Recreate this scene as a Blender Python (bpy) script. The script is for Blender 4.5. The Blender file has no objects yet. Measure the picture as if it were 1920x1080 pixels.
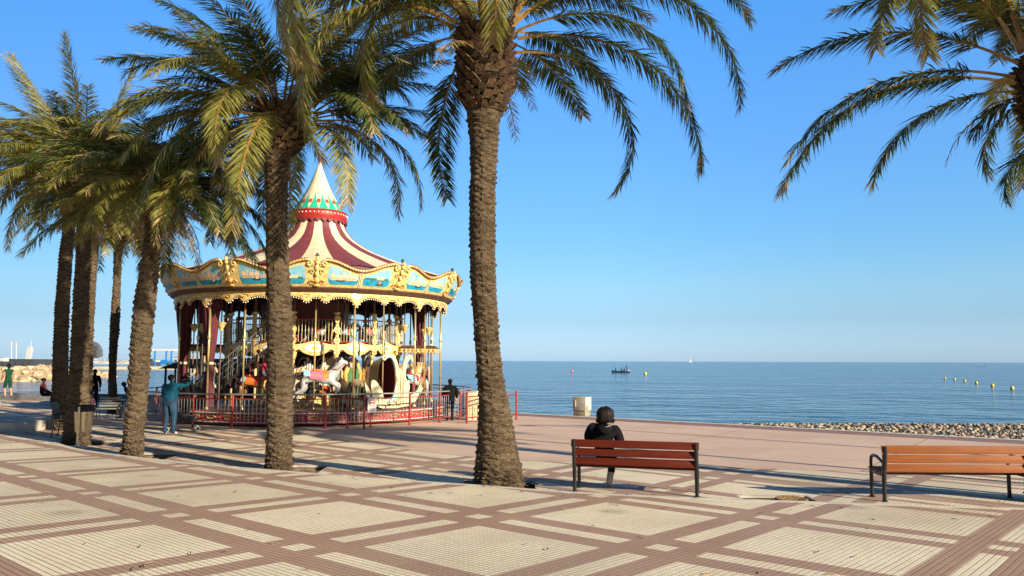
import bpy, bmesh, math, random
import numpy as np
from mathutils import Vector, Matrix, noise
R=math.radians; PI=math.pi
sin,cos,sqrt=math.sin,math.cos,math.sqrt
SC=bpy.context.scene; COL=SC.collection
rnd=random.Random(7)
# ------------------------------------------------------------------ camera model
F=1468.0; ROLL=0.0033; HZ=676.5; CZ=2.15
PITCH=math.atan2(HZ-540,F)
def ray(px,py):
    x=px-960; y=py-540; x,y=x-ROLL*y,y+ROLL*x
    a=x/F; b=-y/F
    return a, cos(PITCH)-b*sin(PITCH), sin(PITCH)+b*cos(PITCH)
def at(px,py,Y):
    a,b,c=ray(px,py); t=Y/b
    return Vector((a*t,Y,CZ+c*t))
def lo(px,py,z=0.0):
    a,b,c=ray(px,py); t=(z-CZ)/c
    return Vector((a*t,b*t,z))
def upz(X,Y): return 0.20-0.0118*X-0.0272*(Y-10)
cam=bpy.data.cameras.new('camera'); camo=bpy.data.objects.new('camera',cam); COL.objects.link(camo)
cam.sensor_width=36; cam.lens=36*F/1920; cam.clip_end=60000; cam.clip_start=0.05
camo.matrix_world=Matrix.Translation((0,0,CZ)) @ Matrix.Rotation(PI/2+PITCH,4,'X') @ Matrix.Rotation(ROLL,4,'Z')
# roll sign is checked against the sea line in the render
SC.camera=camo
# ------------------------------------------------------------------ objects
def tag(o,label=None,cat=None,group=None,kind=None):
    if label: o['label']=label
    if cat: o['category']=cat
    if group: o['group']=group
    if kind: o['kind']=kind
    return o
def empty(name,loc,rz=0.0,label=None,cat=None,group=None):
    o=bpy.data.objects.new(name,None); COL.objects.link(o); o.location=loc; o.rotation_euler=(0,0,rz)
    o.empty_display_size=.1
    return tag(o,label,cat,group)
def kids(o): return [c for c in bpy.data.objects if c.parent==o]
def copy_tree(o,parent=None):
    c=o.copy(); COL.objects.link(c); c.parent=parent
    for ch in kids(o): copy_tree(ch,c)
    return c
class MB:
    def __init__(s): s.v=[]; s.f=[]; s.m=[]; s.sm=False
    def add(s,vs,fs,m=0):
        b=len(s.v); s.v+= [tuple(v) for v in vs]
        for f in fs: s.f.append(tuple(b+i for i in f)); s.m.append(m)
    def box(s,c,d,m=0,rot=None,taper=1.0):
        hx,hy,hz=d[0]/2,d[1]/2,d[2]/2; vs=[]
        for z in (-1,1):
            t=taper if z>0 else 1
            for x,y in ((-1,-1),(1,-1),(1,1),(-1,1)): vs.append(Vector((x*hx*t,y*hy*t,z*hz)))
        if rot is not None: vs=[rot@v for v in vs]
        c=Vector(c); vs=[v+c for v in vs]
        s.add(vs,[(3,2,1,0),(4,5,6,7),(0,1,5,4),(1,2,6,5),(2,3,7,6),(3,0,4,7)],m)
    def bbox(s,c,d,m=0,rot=None,b=.006):
        # box with chamfered edges
        hx,hy,hz=d[0]/2,d[1]/2,d[2]/2; b=min(b,hx*.45,hy*.45,hz*.45)
        bm=bmesh.new(); bmesh.ops.create_cube(bm,size=1)
        for v in bm.verts: v.co=Vector((v.co.x*2*hx,v.co.y*2*hy,v.co.z*2*hz))
        bmesh.ops.bevel(bm,geom=bm.edges[:],offset=b,segments=2,affect='EDGES',profile=.6)
        bm.verts.index_update(); c=Vector(c)
        vs=[((rot@v.co) if rot is not None else v.co)+c for v in bm.verts]
        s.add(vs,[[v.index for v in f.verts] for f in bm.faces],m); bm.free()
    def tube(s,pts,r,m=0,n=8,cap=True):
        pts=[Vector(p) for p in pts]; k=len(pts)
        rs=r if isinstance(r,(list,tuple)) else [r]*k
        vs=[]; prev=None
        for i,p in enumerate(pts):
            t=(pts[min(i+1,k-1)]-pts[max(i-1,0)])
            if t.length<1e-9: t=Vector((0,0,1))
            t.normalize()
            if prev is None:
                a=Vector((0,0,1)) if abs(t.z)<.9 else Vector((1,0,0))
                x=t.cross(a).normalized()
            else:
                x=(prev-t*prev.dot(t)); x=x.normalized() if x.length>1e-6 else t.orthogonal().normalized()
            prev=x; y=t.cross(x)
            for j in range(n):
                a=2*PI*j/n; vs.append(p+(x*cos(a)+y*sin(a))*rs[i])
        fs=[]
        for i in range(k-1):
            for j in range(n):
                fs.append((i*n+j,i*n+(j+1)%n,(i+1)*n+(j+1)%n,(i+1)*n+j))
        if cap: fs+= [tuple(range(n-1,-1,-1)),tuple((k-1)*n+j for j in range(n))]
        s.add(vs,fs,m)
    def lathe(s,prof,c=(0,0,0),m=0,n=24,cap=True,a0=0,a1=2*PI):
        full=abs(a1-a0-2*PI)<1e-6; nn=n if full else n+1; vs=[]
        for r,z in prof:
            for j in range(nn):
                a=a0+(a1-a0)*j/n; vs.append((c[0]+r*sin(a),c[1]-r*cos(a),c[2]+z))
        fs=[]
        for i in range(len(prof)-1):
            for j in range(n):
                j2=(j+1)%nn if full else j+1
                fs.append((i*nn+j,i*nn+j2,(i+1)*nn+j2,(i+1)*nn+j))
        if cap and full:
            if prof[0][0]>1e-4: fs.append(tuple(range(nn-1,-1,-1)))
            if prof[-1][0]>1e-4: fs.append(tuple((len(prof)-1)*nn+j for j in range(nn)))
        s.add(vs,fs,m)
    def ball(s,c,r,m=0,n=10,k=6,sc=(1,1,1),rot=None,jit=0):
        vs=[];fs=[]; c=Vector(c)
        vs.append(Vector((0,0,-1)))
        for i in range(1,k):
            p=-PI/2+PI*i/k
            for j in range(n):
                a=2*PI*j/n; vs.append(Vector((cos(p)*cos(a),cos(p)*sin(a),sin(p))))
        vs.append(Vector((0,0,1)))
        for j in range(n): fs.append((0,1+(j+1)%n,1+j))
        for i in range(k-2):
            for j in range(n): fs.append((1+i*n+j,1+i*n+(j+1)%n,1+(i+1)*n+(j+1)%n,1+(i+1)*n+j))
        e=len(vs)-1
        for j in range(n): fs.append((e,1+(k-2)*n+j,1+(k-2)*n+(j+1)%n))
        out=[]
        for v in vs:
            q=Vector((v.x*sc[0],v.y*sc[1],v.z*sc[2]))*r
            if jit: q*=1+jit*(noise.noise((v+c)*1.7)+ .5*noise.noise((v*3+c)))
            if rot is not None: q=rot@q
            out.append(q+c)
        s.add(out,fs,m)
    def plate(s,out,th,fn,m=0):
        # closed outline (list of 2d) -> solid of thickness th; fn(u,v,w) maps to 3d
        n=len(out); vs=[fn(u,v,0) for u,v in out]+[fn(u,v,th) for u,v in out]
        fs=[tuple(range(n-1,-1,-1)),tuple(range(n,2*n))]+[(i,(i+1)%n,n+(i+1)%n,n+i) for i in range(n)]
        s.add(vs,fs,m)
    def strip(s,A,B,m=0):
        # quads between two polylines
        n=len(A); s.add(list(A)+list(B),[(i,i+1,n+i+1,n+i) for i in range(n-1)],m)
    def build(s,name,mats,parent=None,smooth=False,label=None,cat=None,group=None,kind=None,loc=None,fixn=True):
        me=bpy.data.meshes.new(name); me.from_pydata(s.v,[],s.f)
        if not isinstance(mats,(list,tuple)): mats=[mats]
        for m in mats: me.materials.append(m)
        if len(mats)>1: me.polygons.foreach_set('material_index',s.m)
        if smooth is True: me.polygons.foreach_set('use_smooth',[True]*len(s.f))
        me.update()
        if fixn and len(s.f)<60000:
            bm=bmesh.new(); bm.from_mesh(me); bmesh.ops.recalc_face_normals(bm,faces=bm.faces[:])
            if smooth=='auto':
                for f in bm.faces: f.smooth=True
                for e in bm.edges:
                    if len(e.link_faces)==2 and e.calc_face_angle(0)>R(38): e.smooth=False
            bm.to_mesh(me); bm.free()
        o=bpy.data.objects.new(name,me); COL.objects.link(o); o.parent=parent
        if loc is not None: o.location=loc
        return tag(o,label,cat,group,kind)
def npmesh(name,V,Fq,mats,mi=None,parent=None,smooth=True):
    me=bpy.data.meshes.new(name)
    me.from_pydata(V if isinstance(V,list) else V.tolist(),[],Fq)
    for m in (mats if isinstance(mats,(list,tuple)) else [mats]): me.materials.append(m)
    if mi is not None: me.polygons.foreach_set('material_index',mi)
    if smooth: me.polygons.foreach_set('use_smooth',[True]*len(me.polygons))
    me.update(); o=bpy.data.objects.new(name,me); COL.objects.link(o); o.parent=parent
    return o
# ------------------------------------------------------------------ materials
def newmat(name):
    m=bpy.data.materials.new(name); m.use_nodes=True; nt=m.node_tree
    b=nt.nodes['Principled BSDF']; return m,nt,b
def N(nt,t,**k):
    n=nt.nodes.new(t)
    for a,v in k.items(): setattr(n,a,v)
    return n
class X:
    """math expression wrapper"""
    def __init__(s,nt,o): s.nt=nt; s.o=o
    def op(s,k,*a):
        n=s.nt.nodes.new('ShaderNodeMath'); n.operation=k
        s.nt.links.new(s.o,n.inputs[0])
        for i,v in enumerate(a):
            if isinstance(v,X): s.nt.links.new(v.o,n.inputs[i+1])
            else: n.inputs[i+1].default_value=v
        return X(s.nt,n.outputs[0])
    def __add__(s,b): return s.op('ADD',b)
    def __sub__(s,b): return s.op('SUBTRACT',b)
    def __mul__(s,b): return s.op('MULTIPLY',b)
    def frac(s): return s.op('FRACT')
    def abs(s): return s.op('ABSOLUTE')
    def lt(s,b): return s.op('LESS_THAN',b)
    def gt(s,b): return s.op('GREATER_THAN',b)
    def max(s,b): return s.op('MAXIMUM',b)
    def min(s,b): return s.op('MINIMUM',b)
    def smooth(s,a,b):
        n=s.nt.nodes.new('ShaderNodeMapRange'); n.interpolation_type='SMOOTHSTEP'
        s.nt.links.new(s.o,n.inputs[0]); n.inputs[1].default_value=a; n.inputs[2].default_value=b
        return X(s.nt,n.outputs[0])
def mixc(nt,fac,a,b,mode='MIX'):
    n=N(nt,'ShaderNodeMix',data_type='RGBA',blend_type=mode)
    if isinstance(fac,X): nt.links.new(fac.o,n.inputs[0])
    else: n.inputs[0].default_value=fac
    for v,i in ((a,6),(b,7)):
        if isinstance(v,(tuple,list)): n.inputs[i].default_value=(*v,1)
        else: nt.links.new(v,n.inputs[i])
    return n.outputs[2]
def nz(nt,scale,detail=4,rough=.55,vec=None,w=None):
    n=N(nt,'ShaderNodeTexNoise'); n.inputs['Scale'].default_value=scale; n.inputs['Detail'].default_value=detail
    n.inputs['Roughness'].default_value=rough
    if vec is not None: nt.links.new(vec,n.inputs['Vector'])
    return X(nt,n.outputs['Fac'])
def bumpn(nt,b,h,strength=.5,dist=.01):
    n=N(nt,'ShaderNodeBump'); n.inputs['Strength'].default_value=strength; n.inputs['Distance'].default_value=dist
    nt.links.new(h.o if isinstance(h,X) else h,n.inputs['Height']); nt.links.new(n.outputs[0],b.inputs['Normal'])
MATS={}
def mk(name,c,rough=.6,metal=0.0,var=.18,vs=6.0,bump=.0,bs=40.0,spec=.5,c2=None,coat=0,emit=None):
    if name in MATS: return MATS[name]
    m,nt,b=newmat(name)
    geo=N(nt,'ShaderNodeTexCoord'); vec=geo.outputs['Object']
    f=nz(nt,vs,5,.6,vec).smooth(.3,.7)
    d=tuple(x*(1-var) for x in c); l=tuple(min(1,x*(1+var*.7)) for x in c)
    if c2: d=c2
    nt.links.new(mixc(nt,f,d,l),b.inputs['Base Color'])
    b.inputs['Roughness'].default_value=rough; b.inputs['Metallic'].default_value=metal
    b.inputs['Specular IOR Level'].default_value=spec
    if coat: b.inputs['Coat Weight'].default_value=coat; b.inputs['Coat Roughness'].default_value=.15
    if bump: bumpn(nt,b,nz(nt,bs,4,.6,vec),bump,.02)
    MATS[name]=m; return m
# ================================================================== light and sky
SUN_EL=R(21); SUNV=Vector((0.77,-0.64,0)).normalized()
SC.view_settings.view_transform='Standard'; SC.view_settings.look='None'; SC.view_settings.exposure=0.95; SC.view_settings.gamma=1
SC.render.engine='CYCLES'
w=bpy.data.worlds.new('World'); SC.world=w; w.use_nodes=True; nt=w.node_tree
bg=nt.nodes['Background']; sky=N(nt,'ShaderNodeTexSky',sky_type='NISHITA'); sky.sun_disc=False
sky.sun_elevation=SUN_EL; sky.sun_rotation=math.atan2(SUNV.x,SUNV.y); sky.air_density=1.0; sky.dust_density=0.3; sky.ozone_density=2.4
hs=N(nt,'ShaderNodeHueSaturation'); hs.inputs['Saturation'].default_value=1.0; hs.inputs['Value'].default_value=1.0
tc=N(nt,'ShaderNodeTexCoord'); sx=N(nt,'ShaderNodeSeparateXYZ'); nt.links.new(tc.outputs['Generated'],sx.inputs[0])
cr=N(nt,'ShaderNodeValToRGB'); nt.links.new(sx.outputs[2],cr.inputs[0]); cr.color_ramp.elements[0].position=0.0; cr.color_ramp.elements[0].color=(*(0.42, 0.635, 1.19),1); cr.color_ramp.elements[1].position=.7; cr.color_ramp.elements[1].color=(.27,.42,.56,1)
for p_,c_ in [(0.052, (0.415, 0.555, 0.82)), (0.092, (0.475, 0.65, 0.815)), (0.152, (0.45, 0.72, 0.92)), (0.28, (0.5, 0.86, 1.19)), (0.42, (0.48, 1.04, 1.48))]:
    e=cr.color_ramp.elements.new(p_); e.color=(*c_,1)
mm=N(nt,'ShaderNodeMix',data_type='RGBA',blend_type='MULTIPLY'); mm.inputs[0].default_value=1; nt.links.new(sky.outputs[0],mm.inputs[6]); nt.links.new(cr.outputs[0],mm.inputs[7])
azf=N(nt,'ShaderNodeMapRange'); nt.links.new(sx.outputs[0],azf.inputs[0]); azf.inputs[1].default_value=-.62; azf.inputs[2].default_value=.12; azf.inputs[3].default_value=.64; azf.inputs[4].default_value=1.0
# sky behind the camera is dimmed by hand to weaken the fill light
yf=N(nt,'ShaderNodeMapRange',interpolation_type='SMOOTHSTEP'); nt.links.new(sx.outputs[1],yf.inputs[0]); yf.inputs[1].default_value=-.35; yf.inputs[2].default_value=.30; yf.inputs[3].default_value=.42; yf.inputs[4].default_value=1.0
fm=N(nt,'ShaderNodeMath',operation='MULTIPLY'); nt.links.new(azf.outputs[0],fm.inputs[0]); nt.links.new(yf.outputs[0],fm.inputs[1])
m3=N(nt,'ShaderNodeVectorMath',operation='SCALE'); nt.links.new(mm.outputs[2],m3.inputs[0]); nt.links.new(fm.outputs[0],m3.inputs['Scale']); nt.links.new(m3.outputs[0],hs.inputs['Color']); nt.links.new(hs.outputs[0],bg.inputs['Color']); bg.inputs['Strength'].default_value=0.11
sl=bpy.data.lights.new('sun','SUN'); so=bpy.data.objects.new('sun',sl); COL.objects.link(so)
sl.energy=5.0; sl.angle=R(.5); sl.color=(1.0,.875,.68)
sd=Vector((SUNV.x*cos(SUN_EL),SUNV.y*cos(SUN_EL),sin(SUN_EL)))
so.rotation_euler=sd.to_track_quat('Z','Y').to_euler(); so.location=(20,-10,20)
# ================================================================== paving material
GP=2.62; GTH=.852; GOX,GOY=-2.383,11.778
AW,AB,BW,BB=.129,.466,.136,.4415
def paving(name,du=0.0,dv=0.0,double=False):
    m,nt,b=newmat(name)
    g=N(nt,'ShaderNodeNewGeometry'); sp=N(nt,'ShaderNodeSeparateXYZ'); nt.links.new(g.outputs['Position'],sp.inputs[0])
    x=X(nt,sp.outputs[0])-GOX; y=X(nt,sp.outputs[1])-GOY
    u=(x*cos(GTH)+y*sin(GTH))*(1/GP)+du; v=(x*sin(GTH)-y*cos(GTH))*(1/GP)+dv
    wob=(nz(nt,.35,2,.5,g.outputs['Position'])-.5)*.012
    u=u+wob; v=v+wob
    def stripe(t,a,bb):
        d=((t+.5).frac()-.5).abs()*GP
        return d.gt(a).o, (d.gt(a)*d.lt(bb))
    _,A=stripe(u,AW,AB); _,B=stripe(v,BW,BB)
    brown=A.max(B)
    if double:
        _,A2=stripe(u+.30,.12,.30); brown=brown.max(A2)
    # small square setts with grooves
    nT=40.0
    cu=((u*nT).frac()-.5).abs(); cv=((v*nT).frac()-.5).abs()
    gu=cu.smooth(.37,.48); gv=cv.smooth(.37,.48)
    gr=gu.max(gv*.8)
    # slab joints every 10 setts
    ju=((u*4.0).frac()-.5).abs().gt(.4955); jv=((v*4.0).frac()-.5).abs().gt(.4955); jj=ju.max(jv)
    # colour variation by slab + by noise
    fl=N(nt,'ShaderNodeCombineXYZ'); nt.links.new((u*4.0).op('FLOOR').o,fl.inputs[0]); nt.links.new((v*4.0).op('FLOOR').o,fl.inputs[1])
    wn=N(nt,'ShaderNodeTexWhiteNoise'); nt.links.new(fl.outputs[0],wn.inputs[0]); slab=X(nt,wn.outputs[0])
    n1=nz(nt,.8,5,.6,g.outputs['Position']); n2=nz(nt,14,4,.65,g.outputs['Position']); n3=nz(nt,3.2,6,.7,g.outputs['Position'])
    be=mixc(nt,slab*.5+n1.smooth(.3,.7)*.5,(.74,.63,.43),(.86,.76,.55))
    be=mixc(nt,n2.smooth(.45,.75)*.35,be,(.42,.33,.22))
    br=mixc(nt,slab*.4+n1.smooth(.35,.7)*.6,(.36,.215,.145),(.45,.29,.20))
    br=mixc(nt,n2.smooth(.45,.75)*.3,br,(.20,.12,.09))
    c=mixc(nt,brown,be,br)
    c=mixc(nt,n3.smooth(.58,.80)*.45,c,(.24,.17,.12))
    n4=nz(nt,.22,4,.6,g.outputs['Position']); c=mixc(nt,n4.smooth(.42,.62)*.34,c,(.33,.25,.18))
    vo=N(nt,'ShaderNodeTexVoronoi'); vo.inputs['Scale'].default_value=2.3; nt.links.new(g.outputs['Position'],vo.inputs['Vector']); spot=X(nt,vo.outputs['Distance']).lt(.045)
    vo2=N(nt,'ShaderNodeTexVoronoi'); vo2.inputs['Scale'].default_value=.55; nt.links.new(g.outputs['Position'],vo2.inputs['Vector']); st2=(X(nt,vo2.outputs['Distance'])+n2*.25).smooth(.30,.17)
    c=mixc(nt,spot*.6,c,(.13,.10,.08)); c=mixc(nt,st2*.42,c,(.20,.15,.11))
    c=mixc(nt,gr*.78,c,(.13,.085,.055)); c=mixc(nt,jj*.55,c,(.09,.065,.05))
    nt.links.new(c,b.inputs['Base Color']); b.inputs['Roughness'].default_value=.72; b.inputs['Specular IOR Level'].default_value=.3
    h=(gr*-1.0)+(jj*-1.0)+n2*.35
    bumpn(nt,b,h,.7,.008)
    return m
M_up=paving('paving_near'); M_lo=paving('paving_low',.30,0.0,True)
def slabs(name):
    m,nt,b=newmat(name)
    g=N(nt,'ShaderNodeNewGeometry'); sp=N(nt,'ShaderNodeSeparateXYZ'); nt.links.new(g.outputs['Position'],sp.inputs[0])
    x=X(nt,sp.outputs[0])-GOX; y=X(nt,sp.outputs[1])-GOY
    a=R(54)
    u=(x*cos(a)+y*sin(a)); v=(x*sin(a)-y*cos(a))
    jb=((u*(1/5.2)).frac()-.5).abs().gt(.4965).max(((v*(1/5.2)).frac()-.5).abs().gt(.4965))
    js=((u*(1/1.3)).frac()-.5).abs().gt(.491).max(((v*(1/1.3)).frac()-.5).abs().gt(.491))
    fl=N(nt,'ShaderNodeCombineXYZ'); nt.links.new((u*(1/1.3)).op('FLOOR').o,fl.inputs[0]); nt.links.new((v*(1/1.3)).op('FLOOR').o,fl.inputs[1])
    wn=N(nt,'ShaderNodeTexWhiteNoise'); nt.links.new(fl.outputs[0],wn.inputs[0]); slab=X(nt,wn.outputs[0])
    n1=nz(nt,.5,6,.65,g.outputs['Position']); n2=nz(nt,9,4,.65,g.outputs['Position'])
    c=mixc(nt,slab*.45+n1.smooth(.3,.7)*.55,(.48,.33,.235),(.60,.43,.32))
    c=mixc(nt,n2.smooth(.5,.8)*.3,c,(.29,.19,.14))
    c=mixc(nt,js*.30,c,(.56,.42,.33)); c=mixc(nt,jb*.65,c,(.14,.11,.09))
    nt.links.new(c,b.inputs['Base Color']); b.inputs['Roughness'].default_value=.75; b.inputs['Specular IOR Level'].default_value=.3
    bumpn(nt,b,n2*.5-jb,.4,.006)
    return m
M_slab=slabs('terracotta_slabs')
M_conc=mk('concrete',(.42,.38,.33),.85,var=.25,vs=3,bump=.3,bs=30)
M_concd=mk('concrete_step',(.16,.17,.18),.85,var=.25,vs=3,bump=.3,bs=30)
M_kerb=mk('pale_kerb',(.56,.50,.41),.8,var=.2,vs=5,bump=.2,bs=40)
M_dkband=mk('dark_border',(.24,.13,.105),.75,var=.2,vs=2,bump=.2,bs=30)
M_soil=mk('soil',(.19,.13,.075),.95,var=.45,vs=9,bump=.8,bs=30)
# ---- outlines
EDGE=[(-40,52),(-26,36),(-19,28),(-15.4,23.84),(-12.4,21.0),(-10.05,18.4),(-8.2,16.95),(-6.2,15.65),(-4.4,14.75),(-2.4,13.8),(-.5,13.05),(.95,12.42),(2.85,11.98),(5.25,11.66),(7.35,11.45),(11,11.25),(18,11.2),(40,11.6)]
def smooth_poly(P,n=6):
    out=[]
    for i in range(len(P)-1):
        p0=P[max(i-1,0)];p1=P[i];p2=P[i+1];p3=P[min(i+2,len(P)-1)]
        for k in range(n):
            t=k/n
            out.append(tuple(.5*((2*p1[j])+(-p0[j]+p2[j])*t+(2*p0[j]-5*p1[j]+4*p2[j]-p3[j])*t*t+(-p0[j]+3*p1[j]-3*p2[j]+p3[j])*t**3) for j in (0,1)))
    out.append(P[-1]); return out
ED=smooth_poly(EDGE)
def offs(P,d):
    out=[]
    for i,p in enumerate(P):
        a=P[max(i-1,0)];b=P[min(i+1,len(P)-1)]; t=Vector((b[0]-a[0],b[1]-a[1])).normalized()
        out.append((p[0]+t.y*d,p[1]-t.x*d))
    return out
SEA=[(60,-12),(30,9.8),(14.1,21.95),(10.75,24.5),(7.7,26.9),(4.5,29.3),(.2,32.5),(-8,37.5),(-21,42.5),(-38,48),(-70,60)]
# lower pavement with real tree pits
PITS=[]  # (x0,y0,x1,y1)
def pit(cx,cy,w=.62,d=.62): PITS.append((cx-w,cy-d,cx+w,cy+d))
TB={'p1':(-.22,13.62),'p2':(-4.57,15.65),'p3':(-8.43,17.68),'p4':(-11.25,20.4),'p5':(-13.8,24.2),'p6':(-16.1,31.7)}
pit(-.22,13.75,.66,.62); pit(-4.4,15.75,.7,.62); pit(-8.25,17.8,.75,.6); pit(-11.1,20.5,.8,.6)
PITS.append((3.62,12.02,4.78,12.92))
bm=bmesh.new()
sea_r=list(SEA)
poly=[(-70,-12)]+[(60,-12)]+SEA[1:]
bm.faces.new([bm.verts.new((x,y,0)) for x,y in poly])
for x0,y0,x1,y1 in PITS:
    for co,no in (((x0,0,0),(1,0,0)),((x1,0,0),(1,0,0)),((0,y0,0),(0,1,0)),((0,y1,0),(0,1,0))):
        bmesh.ops.bisect_plane(bm,geom=bm.verts[:]+bm.edges[:]+bm.faces[:],plane_co=co,plane_no=no)
for f in [f for f in bm.faces if any(x0<f.calc_center_median().x<x1 and y0<f.calc_center_median().y<y1 for x0,y0,x1,y1 in PITS)]: bm.faces.remove(f)
bmesh.ops.recalc_face_normals(bm,faces=bm.faces[:])
for f in bm.faces:
    if f.normal.z<0: f.normal_flip()
me=bpy.data.meshes.new('lower_pavement'); bm.to_mesh(me); bm.free(); me.materials.append(M_lo)
g=bpy.data.objects.new('lower_pavement',me); COL.objects.link(g); tag(g,'cream and brown patterned paving beyond the kerb line, round the tree pits',kind='structure')
pb=MB()
for x0,y0,x1,y1 in PITS:
    z=-.11
    n=6
    gx=[x0+(x1-x0)*i/n for i in range(n+1)]; gy=[y0+(y1-y0)*i/n for i in range(n+1)]
    vs=[(a,b,z+.05*noise.noise(Vector((a*3,b*3,0)))) for b in gy for a in gx]
    pb.add(vs,[(j*(n+1)+i,j*(n+1)+i+1,(j+1)*(n+1)+i+1,(j+1)*(n+1)+i) for j in range(n) for i in range(n)],0)
    for a,b in (((x0,y0),(x1,y0)),((x1,y0),(x1,y1)),((x1,y1),(x0,y1)),((x0,y1),(x0,y0))):
        pb.add([(a[0],a[1],-.22),(b[0],b[1],-.22),(b[0],b[1],0),(a[0],a[1],0)],[(0,1,2,3)],0)
    for (cx,cy,dx,dy) in (((x0+x1)/2,y0+.015,x1-x0,.03),((x0+x1)/2,y1-.015,x1-x0,.03),(x0+.015,(y0+y1)/2,.03,y1-y0-.065),(x1-.015,(y0+y1)/2,.03,y1-y0-.065)):
        pb.box((cx,cy,-.022),(dx,dy,.04),2)
pb.build('tree_pits',[M_soil,M_kerb,M_conc],kind='structure',label='square tree pits with pale kerbs and bare soil')
# pink slab area between the patterned paving and the sea
PB=smooth_poly([(-9.5,28.5),(-6.45,23.93),(-4.1,20.8),(-1.48,18.3),(.24,17.2),(2.06,16.85),(3.92,16.3),(7.04,15.7),(14,14.9),(23.2,14.5)],4)
mb=MB(); mb.add([(x,y,.004) for x,y in PB+[(14.1,21.95),(7.7,26.9),(.2,32.5),(-8,37.5),(-10.5,38.4)]],[tuple(range(len(PB)+5))])
mb.build('slab_terrace',M_slab,kind='structure',label='pink slab terrace reaching from the patterned paving to the sea wall',fixn=False)
# sea wall kerb and dark band
mb=MB(); A=SEA; B=offs(SEA,-.32); C2=offs(SEA,-1.15)
def up_(P,z): return [(x,y,z) for x,y in P]
mb.strip(up_(A,.03),up_(B,.03),0); mb.strip(up_(A,.03),up_(A,-2.4),0); mb.strip(up_(B,.03),up_(B,0),0)
mb.build('sea_wall',M_kerb,kind='structure',label='pale concrete coping along the edge of the sea wall')
mb=MB(); mb.strip(up_(B[:8],.008),up_(C2[:8],.008)); mb.build('border_paving',M_dkband,kind='structure',label='dark reddish paving strip inside the sea wall coping',fixn=False)
# near plaza sheet, sloping, with its kerb
mb=MB(); K=offs(ED,-.02); K2=offs(ED,.14)
inner=[(x,y,upz(x,y)) for x,y in K2]; 
n=len(inner)
rows=[inner]
for k in range(1,13):
    t=k/12; rows.append([(x+(max(-40,min(40,x))-x)*t, y+(-12-y)*t, upz(x,y+(-12-y)*t)) for x,y,_ in inner])
vs=[p for r in rows for p in r]
mb.add(vs,[(i*n+j,i*n+j+1,(i+1)*n+j+1,(i+1)*n+j) for i in range(12) for j in range(n-1)])
mb.build('near_plaza',M_up,kind='structure',label='sloping near plaza of cream and brown ribbed tiles laid in crossing bands',fixn=False)
mb=MB(); e1=[(x,y,upz(x,y)+.003) for x,y in K]; e2=[(x,y,upz(x,y)+.003) for x,y in K2]; e3=[(x,y,-.02) for x,y in K]
mb.strip(e2,e1); mb.strip(e1,e3); mb.strip(e2,[(x,y,upz(x,y)-.02) for x,y in K2])
mb.build('plaza_kerb',M_kerb,kind='structure',label='narrow pale kerb following the curved edge of the near plaza')
# ground under and beyond (hidden base for other views)
# ================================================================== sea
SEAZ=-1.6
m,nt,b=newmat('sea_water')
g=N(nt,'ShaderNodeNewGeometry'); mp=N(nt,'ShaderNodeMapping'); nt.links.new(g.outputs['Position'],mp.inputs[0]); mp.inputs['Scale'].default_value=(.62,1,1); mp.inputs['Rotation'].default_value=(0,0,R(8))
b.inputs['Roughness'].default_value=.12; b.inputs['IOR'].default_value=1.33
a1=nz(nt,1.1,3,.6,mp.outputs[0]); a2=nz(nt,.30,3,.55,mp.outputs[0]); a3=nz(nt,.045,4,.6,mp.outputs[0]); a4=nz(nt,.006,3,.6,mp.outputs[0])
nt.links.new(mixc(nt,a3.smooth(.35,.65)*.5+a4.smooth(.35,.65)*.5,(.009,.066,.108),(.014,.088,.142)),b.inputs['Base Color'])
h=a1*.30+a2*1.35+a3*3.0
bumpn(nt,b,h,1.0,1.0)
M_sea=m
mb=MB(); mb.add([(-30000,8,SEAZ),(30000,8,SEAZ),(30000,30000,SEAZ),(-30000,30000,SEAZ)],[(0,1,2,3)])
mb.build('sea',M_sea,kind='structure',label='calm blue sea with fine ripples reaching the horizon',fixn=False)
# ================================================================== pebble beach
M_beach=mk('beach_sand',(.36,.30,.22),.95,var=.3,vs=4,bump=.6,bs=20)
mb=MB(); BA=[(30,9.8),(14.1,21.95),(10.75,24.5),(7.3,27.2)]; CR=[(46,27),(30,28.2),(18.8,28.3),(12,28.2),(7.0,27.7)]
mb.add([(30,9.8,-.12),(14.1,21.95,-.12),(10.75,24.5,-.12),(7.3,27.15,-.12),(6.4,27.85,-.25),(12,28.4,-.18),(18.8,28.9,-.16),(30,28.9,-.16),(46,27,-.16),(46,5,-.12)],[tuple(range(10))])
mb.add([(6.4,27.85,-.25),(12,28.4,-.18),(18.8,28.9,-.16),(30,28.9,-.16),(46,27,-.16),(46,33,-1.8),(30,34.5,-1.8),(18,33.5,-1.8),(11,31.5,-1.8),(6,28.5,-1.8)],[(0,1,8,9),(1,2,7,8),(2,3,6,7),(3,4,5,6)])
mb.build('beach',M_beach,kind='structure',label='pale shingle beach below the sea wall',fixn=False)
pm=[mk('pebble_pale',(.40,.34,.25),.8,var=.2,vs=3),mk('pebble_grey',(.20,.185,.16),.8,var=.25,vs=3),mk('pebble_dark',(.06,.055,.05),.8,var=.2,vs=3),mk('pebble_tan',(.40,.29,.19),.8,var=.2,vs=3)]
mb=MB(); rr=random.Random(3)
def inbeach(x,y):
    # between the wall line and the crest
    for i in range(len(BA)-1):
        (xa,ya),(xb,yb)=BA[i],BA[i+1]
        if xb<=x<=xa or xa<=x<=xb:
            t=(x-xa)/(xb-xa); return y>ya+(yb-ya)*t+.05
    return x<30 and (x>7.7 or y>26.9+(7.7-x)*.75+.05)
cnt=0
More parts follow.
